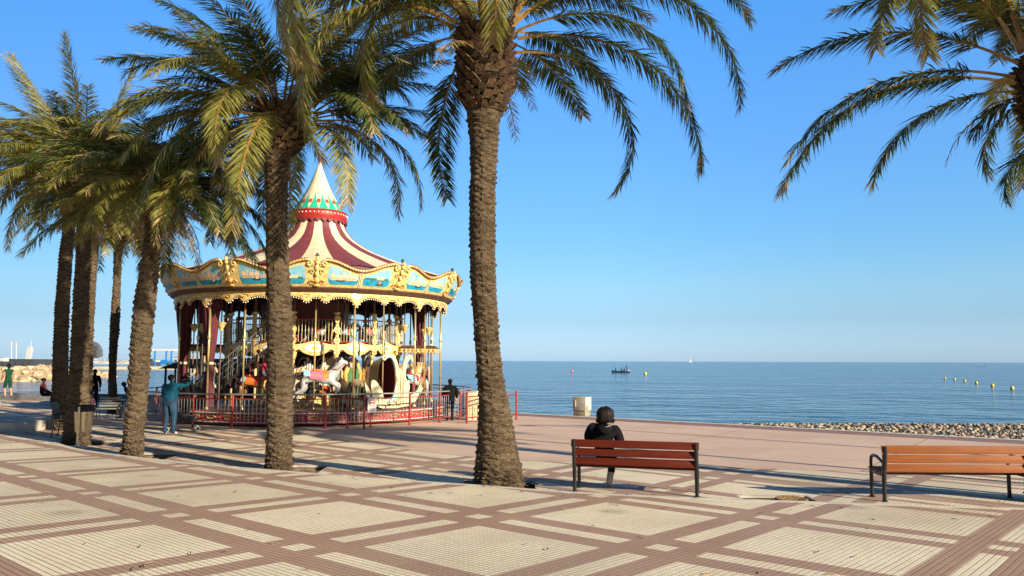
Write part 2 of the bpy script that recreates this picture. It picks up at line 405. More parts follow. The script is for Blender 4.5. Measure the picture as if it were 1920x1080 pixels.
while cnt<9000:
    x=rr.uniform(6.3,25); y=rr.uniform(14,29.6) 
    if x>14 and rr.random()<.25: continue
    if not inbeach(x,y): continue
    if x<10 and y>28.7: continue
    sz=rr.choice((.02,.025,.03,.04,.05,.07))*(1.25 if y>27 else 1)
    zz=-.12 if y<28 else -.12-(y-28)*.06
    if x<9: zz-=.04*(9-x)/2
    mb.ball((x,y,zz+.02+sz*.3),sz,rr.choice((0,1,1,2,2,3,3)),n=6,k=4,sc=(rr.uniform(.9,1.5),rr.uniform(.8,1.2),rr.uniform(.5,.9)),rot=Matrix.Rotation(rr.random()*6,3,'Z')@Matrix.Rotation(rr.uniform(-.5,.5),3,'X'))
    cnt+=1
mb.build('pebbles',pm,kind='stuff',label='loose grey and tan cobbles covering the beach beyond the terrace',cat='pebbles',fixn=False,smooth=True)
# ================================================================== palms
def barkmat(name,c1,c2,c3):
    m,nt,b=newmat(name); tc=N(nt,'ShaderNodeTexCoord'); mp=N(nt,'ShaderNodeMapping'); nt.links.new(tc.outputs['Object'],mp.inputs[0]); mp.inputs['Scale'].default_value=(1,1,2.6)
    n1=nz(nt,5,6,.7,mp.outputs[0]); n2=nz(nt,22,5,.7,mp.outputs[0]); n3=nz(nt,1.3,3,.5,tc.outputs['Object'])
    c=mixc(nt,n1.smooth(.38,.62),c1,c2); c=mixc(nt,n2.smooth(.5,.66)*.85,c,c3); c=mixc(nt,n3.smooth(.45,.7)*.4,c,tuple(v*.55 for v in c1))
    nt.links.new(c,b.inputs['Base Color']); b.inputs['Roughness'].default_value=.95; b.inputs['Specular IOR Level'].default_value=.15
    bumpn(nt,b,n1*.8+n2*.9,1.0,.05); return m
M_bark=barkmat('palm_bark',(.055,.037,.021),(.145,.102,.060),(.27,.20,.125))
M_bark2=barkmat('palm_bark_dark',(.04,.028,.018),(.10,.07,.045),(.19,.14,.09))
M_stub=barkmat('cut_leaf_base',(.07,.04,.022),(.16,.095,.05),(.30,.21,.125))
def leafmat(name,c1,c2,tr=.36):
    m,nt,b=newmat(name); tc=N(nt,'ShaderNodeTexCoord'); n1=nz(nt,1.3,3,.6,tc.outputs['Object']); n2=nz(nt,12,2,.6,tc.outputs['Object'])
    c=mixc(nt,n1.smooth(.35,.65)*.65+n2.smooth(.35,.65)*.35,c1,c2)
    nt.links.new(c,b.inputs['Base Color']); b.inputs['Roughness'].default_value=.42; b.inputs['Specular IOR Level'].default_value=.45
    t=N(nt,'ShaderNodeBsdfTranslucent'); nt.links.new(c,t.inputs['Color']); mx=N(nt,'ShaderNodeMixShader'); mx.inputs[0].default_value=tr
    out=nt.nodes['Material Output']; nt.links.new(b.outputs[0],mx.inputs[1]); nt.links.new(t.outputs[0],mx.inputs[2]); nt.links.new(mx.outputs[0],out.inputs[0])
    return m
M_lf=[leafmat('leaf_green',(.045,.075,.016),(.095,.120,.028)),leafmat('leaf_olive',(.16,.165,.028),(.33,.305,.075)),leafmat('leaf_straw',(.25,.175,.065),(.36,.27,.11),.2)]
M_rach=mk('leaf_stalk',(.25,.14,.035),.5,var=.3,vs=5); M_rdk=mk('leaf_stalk_brown',(.20,.10,.04),.6,var=.3,vs=5)
def path_of(start,az,e0,bend,L,n,pw=1.25,sway=0.0):
    h=np.array([sin(az),-cos(az),0.]) ; s=np.linspace(0,1,n)
    e=e0-bend*s**pw; d=np.stack([h[0]*np.cos(e),h[1]*np.cos(e),np.sin(e)],1)
    side=np.array([cos(az),sin(az),0.])
    d=d+side*(sway*s[:,None]**1.5); d/=np.linalg.norm(d,axis=1)[:,None]
    p=np.zeros((n,3)); p[0]=start; st=L/(n-1)
    p[1:]=np.array(start)+np.cumsum((d[:-1]+d[1:])*.5*st,0)
    return p,d,side
def frond(acc,start,az,e0,bend,L,g,lw=.024,lmax=.54,sp=.022,mat=0,sway=0.0,ragged=.0):
    nP=22; p,d,side=path_of(start,az,e0,bend,L,nP,1.25,sway)
    # rachis (3-sided tapered)
    r=np.linspace(.030,.006,nP)*(L/4.2)**.6; r[0]*=1.3
    up=np.cross(side,d); up/=np.linalg.norm(up,axis=1)[:,None]
    V=[];Fc=[];Mi=[]; b=acc['n']
    ring=np.stack([p+side*r[:,None]*1.2-up*r[:,None]*.3,p+up*r[:,None],p-side*r[:,None]*1.2-up*r[:,None]*.3],1).reshape(-1,3)
    V.append(ring)
    for i in range(nP-1):
        for j in range(3):
            Fc.append((b+i*3+j,b+i*3+(j+1)%3,b+(i+1)*3+(j+1)%3,b+(i+1)*3+j)); Mi.append(3 if mat<2 else 4)
    b+=len(ring)
    # leaflets
    s=np.arange(.16 if L>2 else .12,1.0,sp/L); k=len(s)
    for sg in (1,-1):
        ss=s+g.uniform(-.3,.3,k)*sp/L; ss=np.clip(ss,0,1)
        if ragged: 
            keep=g.random(k)>ragged; ss=ss[keep]
        kk=len(ss); f=ss*(nP-1); i0=np.minimum(f.astype(int),nP-2); t=(f-i0)[:,None]
        P=p[i0]*(1-t)+p[i0+1]*t; D=d[i0]*(1-t)+d[i0+1]*t; D/=np.linalg.norm(D,axis=1)[:,None]
        U=np.cross(np.repeat(side[None],kk,0),D); U/=np.linalg.norm(U,axis=1)[:,None]
        prof=np.clip(np.sin(np.clip((ss-.10)/.9,0,1)**.62*PI*.93),0,1)**.5*(1-.22*ss)
        ln=lmax*prof*(.85+.3*g.random(kk))+.06
        ang=R(58)-R(24)*ss+g.normal(0,.07,kk); lift=.20+g.normal(0,.16,kk)-.2*(ss>.9)
        dr=D*np.cos(ang)[:,None]+side*sg*np.sin(ang)[:,None]+U*lift[:,None]; dr/=np.linalg.norm(dr,axis=1)[:,None]
        dr2=dr+np.array([0,0,-1.])*(.10+.20*g.random(kk))[:,None]; dr2/=np.linalg.norm(dr2,axis=1)[:,None]
        wv=np.cross(dr,U+.001); wv/=np.linalg.norm(wv,axis=1)[:,None]
        tw=g.normal(0,.5,kk)[:,None]; wv=wv*np.cos(tw)+U*np.sin(tw)
        w=(lw*(.6+.5*prof))[:,None]*.5
        B1=P-wv*w*.5; B2=P+wv*w*.5; Mm=P+dr*(ln*.45)[:,None]; M1=Mm-wv*w; M2=Mm+wv*w; T=Mm+dr2*(ln*.55)[:,None]
        V.append(np.stack([B1,B2,M1,M2,T],1).reshape(-1,3))
        mm=np.full(kk,mat); 
        if mat<2: mm[(ss>.93)&(g.random(kk)<.6)]=2; mm[g.random(kk)<.03]=2
        else: mm[g.random(kk)<.1]=1
        for q in range(kk):
            a=b+q*5; Fc.append((a,a+1,a+3,a+2)); Fc.append((a+2,a+3,a+4)); Mi.append(mm[q]); Mi.append(mm[q])
        b+=kk*5
    acc['V']+=V; acc['F']+=Fc; acc['M']+=Mi; acc['n']=b
def frond_to(acc,start,tip,e0,g,**k):
    d=np.array(tip)-np.array(start); H=math.hypot(d[0],d[1]); az=math.atan2(d[0],-d[1]); want=math.atan2(d[2],H)
    lo_,hi=0.0,R(230)
    for _ in range(40):
        b=(lo_+hi)/2; p,_,_=path_of((0,0,0),0,e0,b,1.0,22); q=p[-1]; a=math.atan2(q[2],-q[1])
        if a>want: lo_=b
        else: hi=b
    L=math.sqrt(H*H+d[2]**2)/np.linalg.norm(p[-1])
    frond(acc,start,az,e0,b,L,g,**k)
def trunk_mesh(prof,Y,base,parent,mat,seed,rowh=.125,nsc=10,amp=.034,rough=1.0,tilt=0.0):
    # prof: list (px centre, px width, py) from the ground up -> centre line and radius in metres at depth Y
    P=[];Rr=[]
    for cx,wd,py in prof:
        q=at(cx,py,Y); P.append(q-base); Rr.append(wd/2/F*Y)
    zs=np.array([q.z for q in P]); xs=np.array([q.x for q in P]); rs=np.array(Rr)
    z0=-.2; z1=zs[-1]; nz_=int((z1-z0)/.02); Z=np.linspace(z0,z1,nz_)
    def ci(x): 
        y=np.interp(Z,zs,x); kz=15; yp=np.pad(y,kz,mode='edge'); return np.convolve(yp,np.ones(2*kz+1)/(2*kz+1),'valid')
    cx=ci(xs); rad=ci(rs)
    n=56; th=np.linspace(0,2*PI,n,endpoint=False); T,ZZ=np.meshgrid(th,Z)
    ph=seed*1.7
    wob=.22*np.sin(1*T+ZZ*2.3+ph)+.12*np.sin(3*T+ZZ*1.3+ph)+.1*np.sin(2*T+ZZ*9.1)+.10*np.sin(5*T-ZZ*2.1+ph)+.08*np.sin(2*T+ZZ*4+ph)
    a=(ZZ/rowh+nsc*T/(2*PI)/2+wob)%1; bq=(ZZ/rowh-nsc*T/(2*PI)/2+wob)%1
    dia=1-np.maximum(abs(a-.5),abs(bq-.5))*2
    row=((ZZ/rowh+wob*.8)%1)
    i1=np.floor(ZZ/rowh+nsc*T/(2*PI)/2+wob); i2=np.floor(ZZ/rowh-nsc*T/(2*PI)/2+wob); hh=np.abs(np.sin((i1%nsc)*12.9898+i2*78.233+seed)*43758.5453)%1
    hs_=.35+1.1*hh
    sh=(np.clip(dia*1.6,0,1)*.85+.35*row)*hs_
    rr=np.random.default_rng(seed)
    no=np.zeros_like(T)
    for fz,ft,am in ((7,3,.35),(15,7,.3),(31,11,.28),(60,19,.2)):
        no+=am*np.sin(ft*T+fz*ZZ+rr.random()*6+1.7*np.sin(fz*.37*ZZ+ft*T*.5))
    r=rad[:,None]-amp*.75+amp*(sh-.6)*1.2+amp*.55*rough*no*.6
    low=np.clip(1-(ZZ-.0)/.75,0,1)
    r+=low*.022*rr.standard_normal(T.shape)*rough
    Xp=cx[:,None]+r*np.sin(T); Yp=-r*np.cos(T)
    V=np.stack([Xp,Yp,ZZ],2).reshape(-1,3)
    Fq=[]
    idx=np.arange(nz_*n).reshape(nz_,n); A=idx[:-1];B=np.roll(idx,-1,1)[:-1];C=np.roll(idx,-1,1)[1:];D=idx[1:]
    Fq=np.stack([A,B,C,D],2).reshape(-1,4).tolist(); Fq.append(idx[-1].tolist())
    o=npmesh('trunk',V,Fq,mat,parent=parent,smooth=False); return o,(cx,rad,Z)
def boss(parent,c,r0,r1,z0,z1,seed,n=150,rn=.0):
    rr=random.Random(seed); mb=MB(); mb.lathe([(r0*.95,z0),(r0*1.08,z0+(z1-z0)*.15),(r1*.93,z0+(z1-z0)*.4),(r1*.95,z0+(z1-z0)*.75),(r1*.7,z1),(r1*.3,z1+.12)],c=(c[0],0,0),m=0,n=20)
    for k in range(n):
        t=(k+.5)/n; z=z0+(z1-z0)*t; th=k*2.39996; tt=min(1,t/.38); r=r0*1.02+(r1-r0)*math.sin(tt*PI/2)
        if t>.85: r*=1-.8*(t-.85)
        w=rr.uniform(.11,.17)*r/.4; h=rr.uniform(.07,.11); pr=rr.uniform(.05,.11)*(1 if t<.8 else 1.4)
        e=R(rr.uniform(28,55))
        q=Vector((c[0]+r*sin(th),-r*cos(th),z))
        rot=Matrix.Rotation(th,3,'Z')@Matrix.Rotation(-PI/2+e if False else 0,3,'X')
        # wedge: broad base, chopped slanted tip
        x=Vector((cos(th),sin(th),0)); o=Vector((sin(th),-cos(th),0)); u=Vector((0,0,1)); ax=o*cos(e)+u*sin(e)
        nn=u*cos(e)-o*sin(e); j=lambda: rr.uniform(-.008,.008)
        b=q-o*.06
        v=[b-x*w*.6-nn*h*.45,b+x*w*.6-nn*h*.45,b+x*w*.45+nn*h*.5,b-x*w*.45+nn*h*.5]
        T=b+ax*(pr+.08)
        v+=[T-x*w*.36-nn*h*(.42)+x*j(),T+x*w*.36-nn*h*.42+x*j(),T+x*w*.30+nn*h*.10-ax*.035,T-x*w*.30+nn*h*.10-ax*.035]
        mb.add(v,[(0,1,5,4),(1,2,6,5),(2,3,7,6),(3,0,4,7),(4,5,6,7)],1 if rr.random()<.8 else 0)
    o=mb.build('cut_leaf_bases',[M_bark2,M_stub],parent,fixn=False)
    return o
def palm(name,base,prof,Y,cen,R0,bossz,label,seed,nf=52,L=(3.2,4.2),explicit=(),mat=None,elow=-25,sp=.0225,lw=.024,olive=.35,lmax=.54,amp=.026,nsc=10,avoid=None,straw=6,dens=1.0,rowh=.125,group='date palms along the promenade'):
    g=np.random.default_rng(seed)
    base=Vector((base[0],base[1],0)); root=empty(name,base,0,label,'palm tree',group)
    tr,(cx,rad,Z)=trunk_mesh(prof,Y,base,root,mat or M_bark,seed,nsc=nsc,rowh=rowh,amp=amp)
    C=at(cen[0],cen[1],Y)-base
    boss(root,(C.x,0),bossz[0],bossz[1],at(0,bossz[2],Y).z,C.z,seed,n=bossz[3])
    acc={'V':[],'F':[],'M':[],'n':0}
    for k in range(nf):
        t=(k+.5)/nf; az=k*2.39996+g.normal(0,.12)
        e0=R(78)-(R(78)-R(elow))*t**.85+g.normal(0,.08); LL=L[0]+(L[1]-L[0])*g.random(); LL*=(.72+.28*math.sin(min(1,t*1.6)*PI/2))
        if avoid and avoid(az,e0): continue
        bend=R(35)+R(75)*g.random()*.8+R(18)*(1-t); r=bossz[1]*(.35+.55*t)
        st=(C.x+r*sin(az),-r*cos(az),C.z-.28*t*bossz[1]*2+.02)
        mt=1 if g.random()<olive else 0
        frond(acc,st,az,e0,bend,LL,g,mat=mt,sp=sp,lw=lw,lmax=lmax,sway=g.normal(0,.12))
    for ex in explicit:
        s,t_,dy,e0=ex[:4]; mt=ex[4] if len(ex)>4 else 0; sy=ex[5] if len(ex)>5 else 0
        S=at(s[0],s[1],Y+sy)-base; T=at(t_[0],t_[1],Y+dy)-base
        frond_to(acc,S,T,R(e0),g,mat=mt,sp=sp*.85,lw=lw,lmax=lmax*1.0)
    V=np.concatenate(acc['V']); o=npmesh('crown',V,acc['F'],M_lf+[M_rach,M_rdk],acc['M'],root,smooth=False)
    # dead hanging fronds and fibre
    if straw:
        acc={'V':[],'F':[],'M':[],'n':0}
        for k in range(straw):
            az=g.random()*2*PI; r=bossz[1]*.95
            if avoid and elow<0 and avoid(az,0): continue
            frond(acc,(C.x+r*sin(az),-r*cos(az),C.z-.3-.5*g.random()*bossz[1]*2),az,R(g.uniform(-35,5)),R(g.uniform(50,75)),g.uniform(.8,1.9),g,mat=2,sp=.05,lw=.02,lmax=.26,ragged=.2)
        V=np.concatenate(acc['V']); npmesh('dead_fronds',V,acc['F'],M_lf+[M_rach,M_rdk],acc['M'],root,smooth=False)
    return root
# central palm
ex1=[((962,98),(1150,362),.3,8),((968,72),(1312,320),.5,14,0),((966,58),(1286,206),-.6,22,0),((958,40),(1385,196),.2,40,0),((866,92),(838,374),.4,-42,0),
 ((850,42),(602,300),-1.7,12,1,-.3),((845,55),(700,190),-1.2,20,1),((850,5),(545,112),-2.3,34,1,-.3),((850,0),(585,135),-2.7,38,1,-.4),((905,30),(915,186),-1.5,62,1,-.3),((955,100),(968,165),.8,10,1),((850,70),(680,250),1.2,5,0),
 ((960,30),(1405,36),1.0,55,0),((850,10),(560,130),-1.9,45,1,-.3),((960,20),(1100,-40),-1.6,60,1),((860,15),(640,60),.8,38,0),((950,60),(1130,150),1.8,18,0),((955,80),(1090,215),2.0,5,0)]
palm('palm_tree',TB['p1'],[(937,97,925),(937,96,900),(936,90,870),(935,80,850),(931,71,800),(926,58,750),(919,52,700),(914,51,640),(909,51,580),(905,53,500),(903,53,400),(905,54,320),(905,58,260),(905,66,225),(906,80,190),(908,90,120),(908,80,70)],
  13.62,(908,52),None,(.33,.47,215,190),'tall palm with swollen base standing alone between the carousel and the bench',11,nf=34,L=(3.6,4.6),explicit=ex1,elow=20,avoid=lambda az,e: e<R(42),olive=.45,straw=3,sp=.018,lmax=.58,rowh=.10,nsc=12)
# second palm, in front of the carousel
ex2=[((480,200),(192,118),.6,38,0),((480,215),(212,215),-1.2,22,0),((485,225),(232,300),-1.6,10,1),((500,215),(408,312),-2.2,25,1,-.3),((490,225),(285,232),.5,30,1),((585,230),(788,390),.3,10,0),((580,235),(745,402),-.6,0,1),((575,240),(650,388),-1.5,-5,1),((585,215),(812,262),1.1,20,0),
 ((580,200),(838,118),.6,38,0),((500,190),(290,5),0,62,0),((560,190),(700,10),.4,66,0),((540,190),(600,-60),-.8,72,1),((570,215),(700,250),-1.8,20,0),((480,225),(330,330),1.0,5,0),((585,205),(848,40),.3,52,0),((585,215),(835,175),-.8,30,0),((585,220),(800,215),.9,22,0),((585,225),(765,250),-1.5,18,0),((580,205),(760,60),-1.2,50,1),((585,225),(812,268),.2,15,0),((585,200),(790,140),1.2,40,0),((575,195),(700,-10),1.0,66,0),((590,215),(745,215),1.6,25,0),((590,210),(820,80),1.0,40,0),((570,190),(650,-40),-.5,78,1),((585,225),(700,300),1.4,8,0),((500,200),(250,60),.2,50,0),((490,205),(330,30),-1.0,55,1)]
palm('palm_tree',TB['p2'],[(524,54,892),(525,50,870),(526,51,800),(526,52,700),(525,50,600),(520,46,500),(518,43,400),(518,45,330),(519,52,290),(522,64,262),(526,70,235)],
  15.65,(527,205),None,(.28,.50,292,150),'palm whose straight trunk stands in front of the carousel',22,nf=64,L=(3.1,3.9),explicit=ex2,elow=-25,olive=.4,straw=12,avoid=lambda az,e: (R(8)<(az%(2*PI))<R(178)) and e<R(34) or (az%(2*PI)>R(325) and e<R(25)))
# third palm
palm('palm_tree',TB['p3'],[(250,42,870),(250,40,850),(256,40,780),(261,40,720),(264,40,660),(272,42,565),(282,37,496),(288,33,426),(290,46,400),(292,56,370)],
  17.68,(292,350),None,(.23,.42,420,120),'leaning palm with rough scaly trunk, second from the bin, behind the man in teal',33,nf=58,L=(2.3,3.0),explicit=[((315,360),(500,432),.2,12,0),((315,370),(466,484),-.4,-2,0),((320,350),(495,372),.8,25,0),((265,360),(85,410),-.8,15,2),((270,380),(160,420),.3,5,0)],elow=-8,olive=.4,straw=26,rowh=.15,nsc=8,amp=.030)
palm('palm_tree',TB['p4'],[(145,52,845),(146,47,810),(148,40,760),(150,36,700),(152,30,565),(156,29,480),(156,28,408),(157,40,380),(157,52,350)],
  20.4,(158,322),None,(.22,.42,395,100),'thick palm directly behind the steel litter bin',44,nf=58,L=(2.6,3.3),explicit=[((140,310),(20,110),.2,60,1),((150,300),(118,72),-.5,84,1),((140,330),(2,400),-.8,10,2),((175,300),(240,110),.2,72,1),((130,330),(10,230),.3,30,1),((130,320),(12,115),.8,58,1),((140,340),(75,435),.3,0,0)],elow=-8,olive=.75,straw=12,rowh=.10)
palm('palm_tree',TB['p5'],[(118,34,825),(117,33,790),(115,31,740),(114,29,690),(116,28,600),(122,25,500),(131,24,410),(132,40,385)],
  24.2,(134,300),None,(.21,.42,385,80),'palm trunk just behind and left of the one with the bin, beside the black chair',55,nf=50,L=(2.8,3.6),elow=-8,olive=.75,straw=8,sp=.034,lw=.032,rowh=.10)
palm('palm_tree',TB['p6'],[(215,24,792),(214,20,775),(212,15,720),(212,15,680),(216,19,611),(219,15,542),(221,17,470),(221,30,450)],
  31.7,(220,408),None,(.20,.44,465,80),'slim distant palm with a shaggy neck between the bin and the leaning palm',66,nf=44,L=(1.8,2.6),elow=-20,olive=.4,straw=26,sp=.045,lw=.035)
palm('palm_tree',(-14.6,28.0),[(163,24,806),(163,22,740),(166,21,611),(171,22,500),(178,22,408),(179,34,385)],
  28.0,(180,330),None,(.20,.42,392,70),'palm mostly hidden behind the thick trunk by the bin, pale stem showing to its right',77,nf=46,L=(2.4,3.2),elow=-8,olive=.6,straw=6,sp=.045,lw=.035)
# palm at the right edge: its trunk stands just outside the frame
ex8=[((1905,112),(1450,128),.2,28,0),((1900,138),(1474,300),.4,14,0),((1900,150),(1464,356),-.5,8,0),((1905,165),(1634,342),.2,2,0),((1925,180),(1850,320),.2,-25,0),((1915,170),(1822,246),.5,-12,0),
 ((1910,95),(1640,88),-1.5,50,1),((1915,90),(1738,100),-2.2,62,1),((1915,85),(1560,20),.8,52,0),((1925,80),(1660,-30),.3,66,0),((1930,80),(1770,-60),.5,75,0),((1990,262),(1888,368),.6,8,0)]
palm('palm_tree',(8.55,12.4),[(1972,80,935),(1972,78,900),(1970,60,850),(1968,52,700),(1965,50,500),(1962,50,300),(1958,54,240),(1958,72,215)],
  12.4,(1966,110),None,(.30,.46,255,120),'palm at the right edge whose fronds reach in over the sea, trunk out of frame',88,nf=50,L=(3.0,4.0),explicit=ex8,elow=10,olive=.4,straw=4,sp=.018,lmax=.58,avoid=lambda az,e: (R(170)<(az%(2*PI))<R(365) or az%(2*PI)<R(20)) and e<R(62))

M_lamp=mk('lamp_post_grey',(.20,.21,.21),.5,metal=.5)
for x,y,h in ((13.6,8.6,9.5),(15.2,9.3,9.5),(22.5,8.9,10.5)):
    r_=empty('street_lamp',(x,y,0),0,'tall grey street lamp standing outside the right of the frame','street lamp','street lamps outside the frame')
    mb=MB(); mb.tube([(0,0,0),(0,0,1.2),(0,0,h)],[.11,.085,.055],0,n=12); mb.build('pole',[M_lamp],r_,smooth=True)
    mb=MB(); mb.tube([(-.9,0,h),(0,0,h+.12),(.9,0,h)],.04,0,n=6); mb.box((-.95,0,h),(.5,.2,.1),0); mb.box((.95,0,h),(.5,.2,.1),0); mb.build('lamp_head',[M_lamp],r_)

# dry leaflets and bits of bark blown over the paving
mb=MB(); g=random.Random(12)
for i in range(420):
    if i<260: x,y=g.choice(list(TB.values())[:4]); x+=g.gauss(0,1.3); y+=g.gauss(0,1.0)
    else: x,y=g.uniform(-9,8),g.uniform(5,13)
    zz=max(upz(x,y),0)+.012 if y<14 else .014
    a=g.random()*6.3; L_=g.uniform(.03,.16); d=Vector((cos(a),sin(a),0))*L_; s_=Vector((-sin(a),cos(a),0))*g.uniform(.004,.012)
    p=Vector((x,y,zz)); mb.add([p-d*.5-s_*.4,p-d*.5+s_*.4,p+s_+Vector((0,0,.01)),p+d*.5,p-s_+Vector((0,0,.008))],[(0,1,2,3,4)],g.choice((0,0,1)))
mb.build('leaf_litter',[mk('dry_leaf',(.30,.20,.09),.8,var=.3),mk('dry_leaf_dark',(.10,.065,.035),.8,var=.3)],kind='stuff',label='dry palm leaflets and bark bits scattered over the paving',cat='leaf litter',fixn=False)
# ================================================================== carousel
M_gold=mk('gilt_cream',(.70,.55,.23),.45,var=.15,vs=11,c2=(.50,.33,.09),bump=.45,bs=45,coat=.15)
M_gold2=mk('gilt_ornament',(.70,.42,.10),.35,var=.3,vs=14,c2=(.42,.16,.05),coat=.3,bump=.4,bs=60)
M_cream=mk('cream_paint',(.66,.59,.36),.45,var=.2,vs=8,coat=.1,c2=(.52,.42,.22))
M_mar=mk('maroon_canvas',(.17,.032,.038),.65,var=.15,vs=3)
M_crm=mk('cream_canvas',(.66,.57,.37),.6,var=.1,vs=3)
M_red=mk('red_paint',(.36,.02,.014),.5,var=.3,vs=5,coat=.1)
M_dred=mk('dark_red_panel',(.09,.016,.016),.6,var=.2)
M_green=mk('green_paint',(.02,.42,.25),.4,var=.15,coat=.2)
M_white=mk('white_paint',(.62,.60,.54),.4,var=.08,coat=.2)
M_black=mk('black_underside',(.015,.013,.012),.8,var=.2)
M_brown=mk('dark_wood_trim',(.10,.045,.025),.5,var=.3)
M_sky=mk('painted_sky',(.10,.38,.50),.5,var=.25,vs=4,c2=(.34,.52,.56)); M_water=mk('painted_water',(.02,.28,.42),.4,var=.3,vs=9); M_bld=mk('painted_palace',(.70,.42,.25),.5,var=.2,vs=16,c2=(.78,.62,.42)); M_dark=mk('painted_gondola',(.05,.03,.03),.5); M_tree=mk('painted_trees',(.06,.16,.05),.5,var=.4,vs=14); M_blue=mk('pale_blue_paint',(.25,.55,.66),.4,var=.15,coat=.3)
M_brass=mk('brass_pole',(.86,.66,.28),.22,metal=.75,var=.08,vs=12)
M_steel=mk('galvanised_rail',(.30,.30,.28),.45,metal=.5,var=.15,vs=8)
M_curt=mk('curtain_red',(.085,.007,.012),.75,var=.4,vs=6,bump=.4,bs=12)
M_bulb=mk('white_bulb',(.85,.82,.75),.25,var=.02)
M_floor=mk('deck_boards',(.12,.05,.03),.6,var=.3,vs=5)
M_orange=mk('orange_paint',(.60,.17,.03),.4,var=.15,coat=.3); M_pink=mk('pink_paint',(.55,.14,.19),.4,var=.15,coat=.3); M_grey=mk('dapple_grey',(.20,.20,.195),.5,var=.3,vs=6,c2=(.40,.39,.37),coat=.3); M_hbrown=mk('horse_brown',(.22,.10,.045),.4,var=.3,coat=.3); M_hcream=mk('horse_cream',(.46,.38,.25),.4,var=.15,coat=.3)
M_dgreen=mk('dark_green_paint',(.045,.09,.035),.5,var=.35,vs=5)
CX,CY=-7.72,30.8; CROT=math.atan2(7.72,30.8)
car=empty('carousel',(CX,CY,0),CROT,'two-deck carousel with striped maroon and cream cone roof, painted rounding boards and gilt valance','carousel')
def P(a,r,z): a=R(a); return Vector((r*sin(a),-r*cos(a),z))
def cb(name,mb,mats,smooth='auto',parent=None,**k): return mb.build(name,mats,parent or car,smooth=smooth,**k)
# platform
mb=MB(); mb.lathe([(5.0,.12),(5.3,.12),(5.34,.16),(5.30,.42),(5.36,.45),(5.30,.48),(.2,.48)],m=0,n=72,cap=False)
mb.lathe([(5.35,.405),(5.37,.43),(5.35,.455)],m=1,n=72,cap=False); mb.lathe([(5.36,.12),(5.375,.135),(5.36,.155)],m=1,n=72,cap=False)
mb.lathe([(4.5,.0),(4.5,.125)],m=2,n=48,cap=False); mb.lathe([(4.9,.125),(.2,.125)],m=2,n=48,cap=False); mb.lathe([(5.25,.483),(.2,.483)],m=3,n=60,cap=False)
cb('platform',mb,[M_red,M_white,M_black,M_floor])
 
mb=MB()
for k in range(1):
    a=k*7.5; 
    pts=[P(a+2.6*math.cos(t)*(1-t/9)*.9,5.345,.28+.075*math.sin(t)*(1-t/11)) for t in [i*.62 for i in range(11)]]
    mb.tube(pts,.012,0,n=5); mb.ball(P(a+3.75,5.345,.28),.03,0,n=6,k=4)
o=cb('platform_scroll',mb,[M_gold])
for k in range(1,48): c=o.copy(); COL.objects.link(c); c.rotation_euler.z=R(k*7.5)
# ---- main roof
prof=[(.98,7.62),(1.15,7.25),(1.38,6.95),(1.68,6.72),(2.05,6.5),(2.5,6.28),(3.0,6.08),(3.6,5.86),(4.3,5.63),(5.0,5.42),(5.35,5.33)]
mb=MB(); NS=24; sub=6
for k in range(NS):
    rows=[]
    for r,z in prof:
        row=[]
        for j in range(sub+1):
            a=-7.5+k*15+15*j/sub; sag=.035*r/5*math.sin(PI*((a/15*1)%1)) 
            row.append(P(a,r,z-sag*1.2))
        rows.append(row)
    for i in range(len(rows)-1): mb.strip(rows[i+1],rows[i],k%2)
cb('canvas_roof',mb,[M_crm,M_mar],smooth=True)
# ceiling under roof
mb=MB(); mb.lathe([(5.3,4.62),(4.2,4.75),(3.2,4.85),(1.0,4.95)],n=48,cap=False); mb.lathe([(5.3,4.62),(5.3,5.3)],n=48,cap=False)
for k in range(12): mb.box(P(k*30+15,3.1,4.78),(.07,4.3,.10),0,rot=Matrix.Rotation(R(k*30+15),3,'Z'))
cb('ceiling',mb,[M_dred])
# ---- neck band and spire
mb=MB(); mb.lathe([(1.0,7.58),(1.13,7.60),(1.15,7.66),(1.10,7.70),(1.13,7.78),(1.11,7.90),(1.14,7.94),(1.10,7.98),(.98,8.0)],n=48,cap=False)
cb('spire_collar',mb,[M_red])
mb=MB()
mb.ball(P(0,1.128,7.84),.028,0,n=6,k=4); o=cb('collar_bulb',mb,[M_bulb],smooth=True)
for k in range(1,44): c=o.copy(); COL.objects.link(c); c.rotation_euler.z=2*PI*k/44
mb=MB()
for k in range(30):
    a=k*12; mb.strip([P(a-6+2*j,1.12,7.6) for j in range(7)],[P(a-6+2*j,1.13,7.6-.12*math.sin(PI*j/6)) for j in range(7)],0)
cb('collar_fringe',mb,[M_mar])
def rsp(z):
    Zs=[7.98,8.2,8.45,8.75,9.1,9.5,9.85,10.02]; Rs=[1.02,.88,.73,.56,.39,.23,.10,.05]
    return float(np.interp(z,Zs,Rs))
mb=MB(); zz=[7.98+.12*i for i in range(18)]
mb.lathe([(rsp(z),z) for z in zz],n=16,cap=True)
cb('spire',mb,[M_crm],smooth='auto')
mb=MB()
for k in range(16):
    a=k*22.5+11.25; L_=[];R_=[]
    for i in range(11):
        t=i/10; z=7.99+.78*t; w=11.25*(1-t)**1.5*(1 if t<.99 else 0); L_.append(P(a-w,rsp(z)+.012,z)); R_.append(P(a+w,rsp(z)+.012,z))
    mb.strip(L_,R_,0)
    z0,z1=8.26,8.42; aa=k*22.5
    mb.strip([P(aa-4.2,rsp(z0)+.014,z0),P(aa-4.6,rsp(z1)+.014,z1)],[P(aa+4.2,rsp(z0)+.014,z0),P(aa+4.6,rsp(z1)+.014,z1)],1)
cb('spire_painting',mb,[M_green,mk('red_lozenge',(.55,.06,.03),.5)])
mb=MB(); mb.lathe([(.05,10.0),(.03,10.06),(.03,10.12)],n=8); mb.ball((0,0,10.17),.075,0,n=12,k=8); cb('finial_ball',mb,[M_red],smooth=True)
